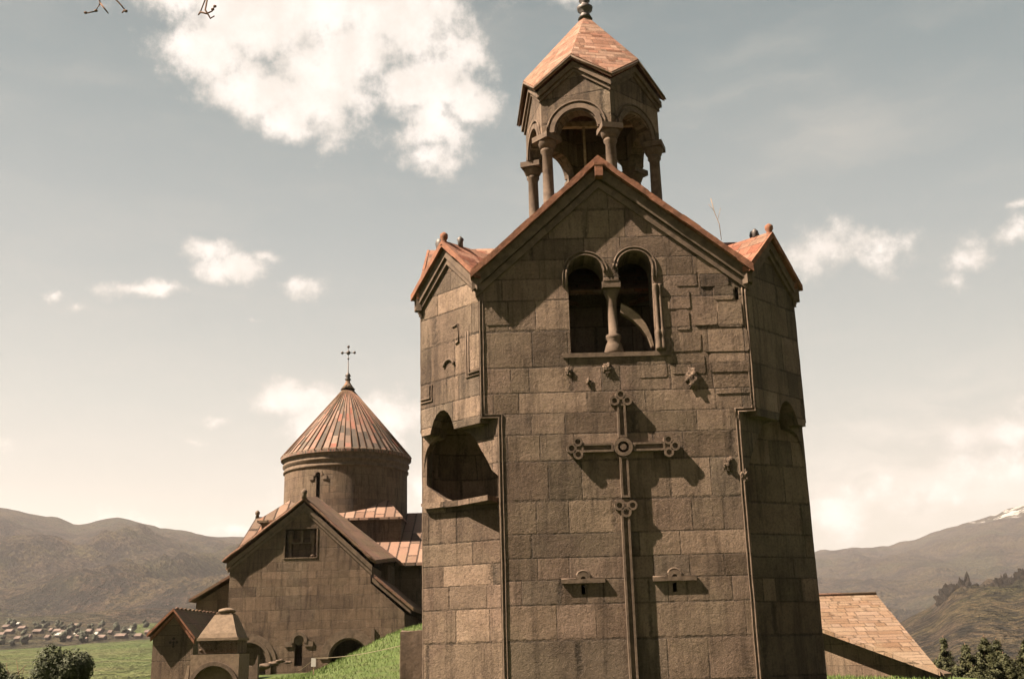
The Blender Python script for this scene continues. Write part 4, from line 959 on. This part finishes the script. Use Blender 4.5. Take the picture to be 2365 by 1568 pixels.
# ------------------------------------------------------------------ village across the valley
vm = {'w': plain('village_wall', (.12, .10, .085), var=.3, scale=.3, bump=0), 'r': plain('village_roof', (.115, .085, .07), var=.5, scale=.2, bump=0), 'l': plain('pale_roof', (.24, .23, .21), var=.1, scale=.2, bump=0)}
rnd = random.Random(11)
spots = [(38, 1444, 16, 'l'), (15, 1449, 14, 'r'), (52, 1452, 16, 'r'), (22, 1461, 17, 'r'), (88, 1460, 20, 'r'), (133, 1460, 16, 'r'), (148, 1462, 16, 'r'), (136, 1469, 12, 'l'), (177, 1466, 7, 'l'), (181, 1471, 8, 'r'), (206, 1460, 12, 'r'), (229, 1459, 12, 'r'), (223, 1467, 6, 'l'), (235, 1475, 18, 'r'), (297, 1460, 12, 'l'), (280, 1471, 26, 'r'), (320, 1471, 16, 'r'), (42, 1477, 12, 'r'), (196, 1481, 9, 'r'), (5, 1468, 10, 'r'), (175, 1446, 10, 'r'), (118, 1458, 5, 'r'), (66, 1474, 9, 'r'), (110, 1475, 8, 'r'), (160, 1477, 8, 'r'), (255, 1463, 8, 'r'), (340, 1462, 9, 'r')]
def pixray(x, y):
    return f_+rt*(x-1182.5)/2520-up*(y-784)/2520
SPEC = {0: 'large far house with a bright white roof, topmost at the left of the village', 14: 'far house with a bright white roof at the right end of the village', 15: 'long low far building with a reddish roof at the right end of the village'}
for i, (px, py, wpx, kd) in enumerate(spots):
    d_ = pixray(px, py+3); azd = math.degrees(math.atan2(d_.x, d_.y)); r = 820
    while r < 1500:
        x, y, z = terr(azd, r); zz = 1.6+r*d_.z/math.hypot(d_.x, d_.y)
        if z >= zz: break
        r += 4
    x, y, z = terr(azd, r); wd = wpx*r/2520/2*.72; hh = 2.4; dp = wd*.8+2
    t_ = thing('village_house', 'tiny far house with a bright pale roof in the village across the valley' if kd == 'l' else 'tiny far house with a brownish red roof in the village across the valley', 'house', (x, y, z), 'pale roofed village houses' if kd == 'l' else 'red roofed village houses')
    if i in SPEC: t_['label'] = SPEC[i]; t_['group'] = 'houses of the far village'
    q = MB(); q.box(x-wd, x+wd, y-dp, y+dp, z-3, z+hh*.7)
    q.build('wall', vm['w'], t_)
    q = MB(); q.add([(x-wd-.6, y-dp-.6, z+hh*.7), (x+wd+.6, y-dp-.6, z+hh*.7), (x+wd+.6, y+dp+.6, z+hh*.7), (x-wd-.6, y+dp+.6, z+hh*.7), (x-wd-.4, y, z+hh*1.5), (x+wd+.4, y, z+hh*1.5)], [(0, 1, 5, 4), (2, 3, 4, 5), (0, 4, 3), (1, 2, 5), (0, 3, 2, 1)])
    q.build('roof', vm[kd], t_)

vtm = leafmat('far_tree', (.012, .016, .008), (.03, .034, .016))
for i in range(28):
    px = rnd.uniform(-5, 350); py = 1450+rnd.uniform(-8, 38)+(-4 if px > 200 else 4)
    d_ = pixray(px, py); azd = math.degrees(math.atan2(d_.x, d_.y)); r = 810
    while r < 1300:
        x, y, z = terr(azd, r)
        if z >= 1.6+r*d_.z/math.hypot(d_.x, d_.y): break
        r += 5
    q = MB(); h_ = rnd.uniform(3, 6.5)
    for k in range(4): blob(q, (x+rnd.uniform(-1.5, 1.5), y+rnd.uniform(-1.5, 1.5), z+h_*(.3+.2*k)), h_*.42*(1-.13*k), 1, 1, 1, i*5+k, .6, 2, 2.2)
    t_ = thing('village_tree', 'tiny dark far tree among the houses across the valley', 'tree', (x, y, z), 'trees of the far village')
    q.build('crown', vtm, t_)
    q = MB(); tube(q, [(x, y, z-.5), (x, y, z+h_*.4)], .2, 5); q.build('trunk', 'bark', t_)
# ------------------------------------------------------------------ haze
hm = bpy.data.materials.new('haze_air'); hm.use_nodes = True; t = NT(hm.node_tree); t.n.clear()
pv = t.node('ShaderNodeVolumePrincipled'); pv.inputs['Color'].default_value = (.92, .90, .95, 1); pv.inputs['Density'].default_value = .00005; pv.inputs['Anisotropy'].default_value = .2
ho = t.node('ShaderNodeOutputMaterial'); t.link(pv.outputs[0], ho.inputs['Volume'])
q = MB(); q.box(-7300, 7300, -7300, 7300, -140, 900)
ob = q.build('haze', hm); tag(ob, 'thin pale haze over the valley and far hills', 'haze', kind='stuff')
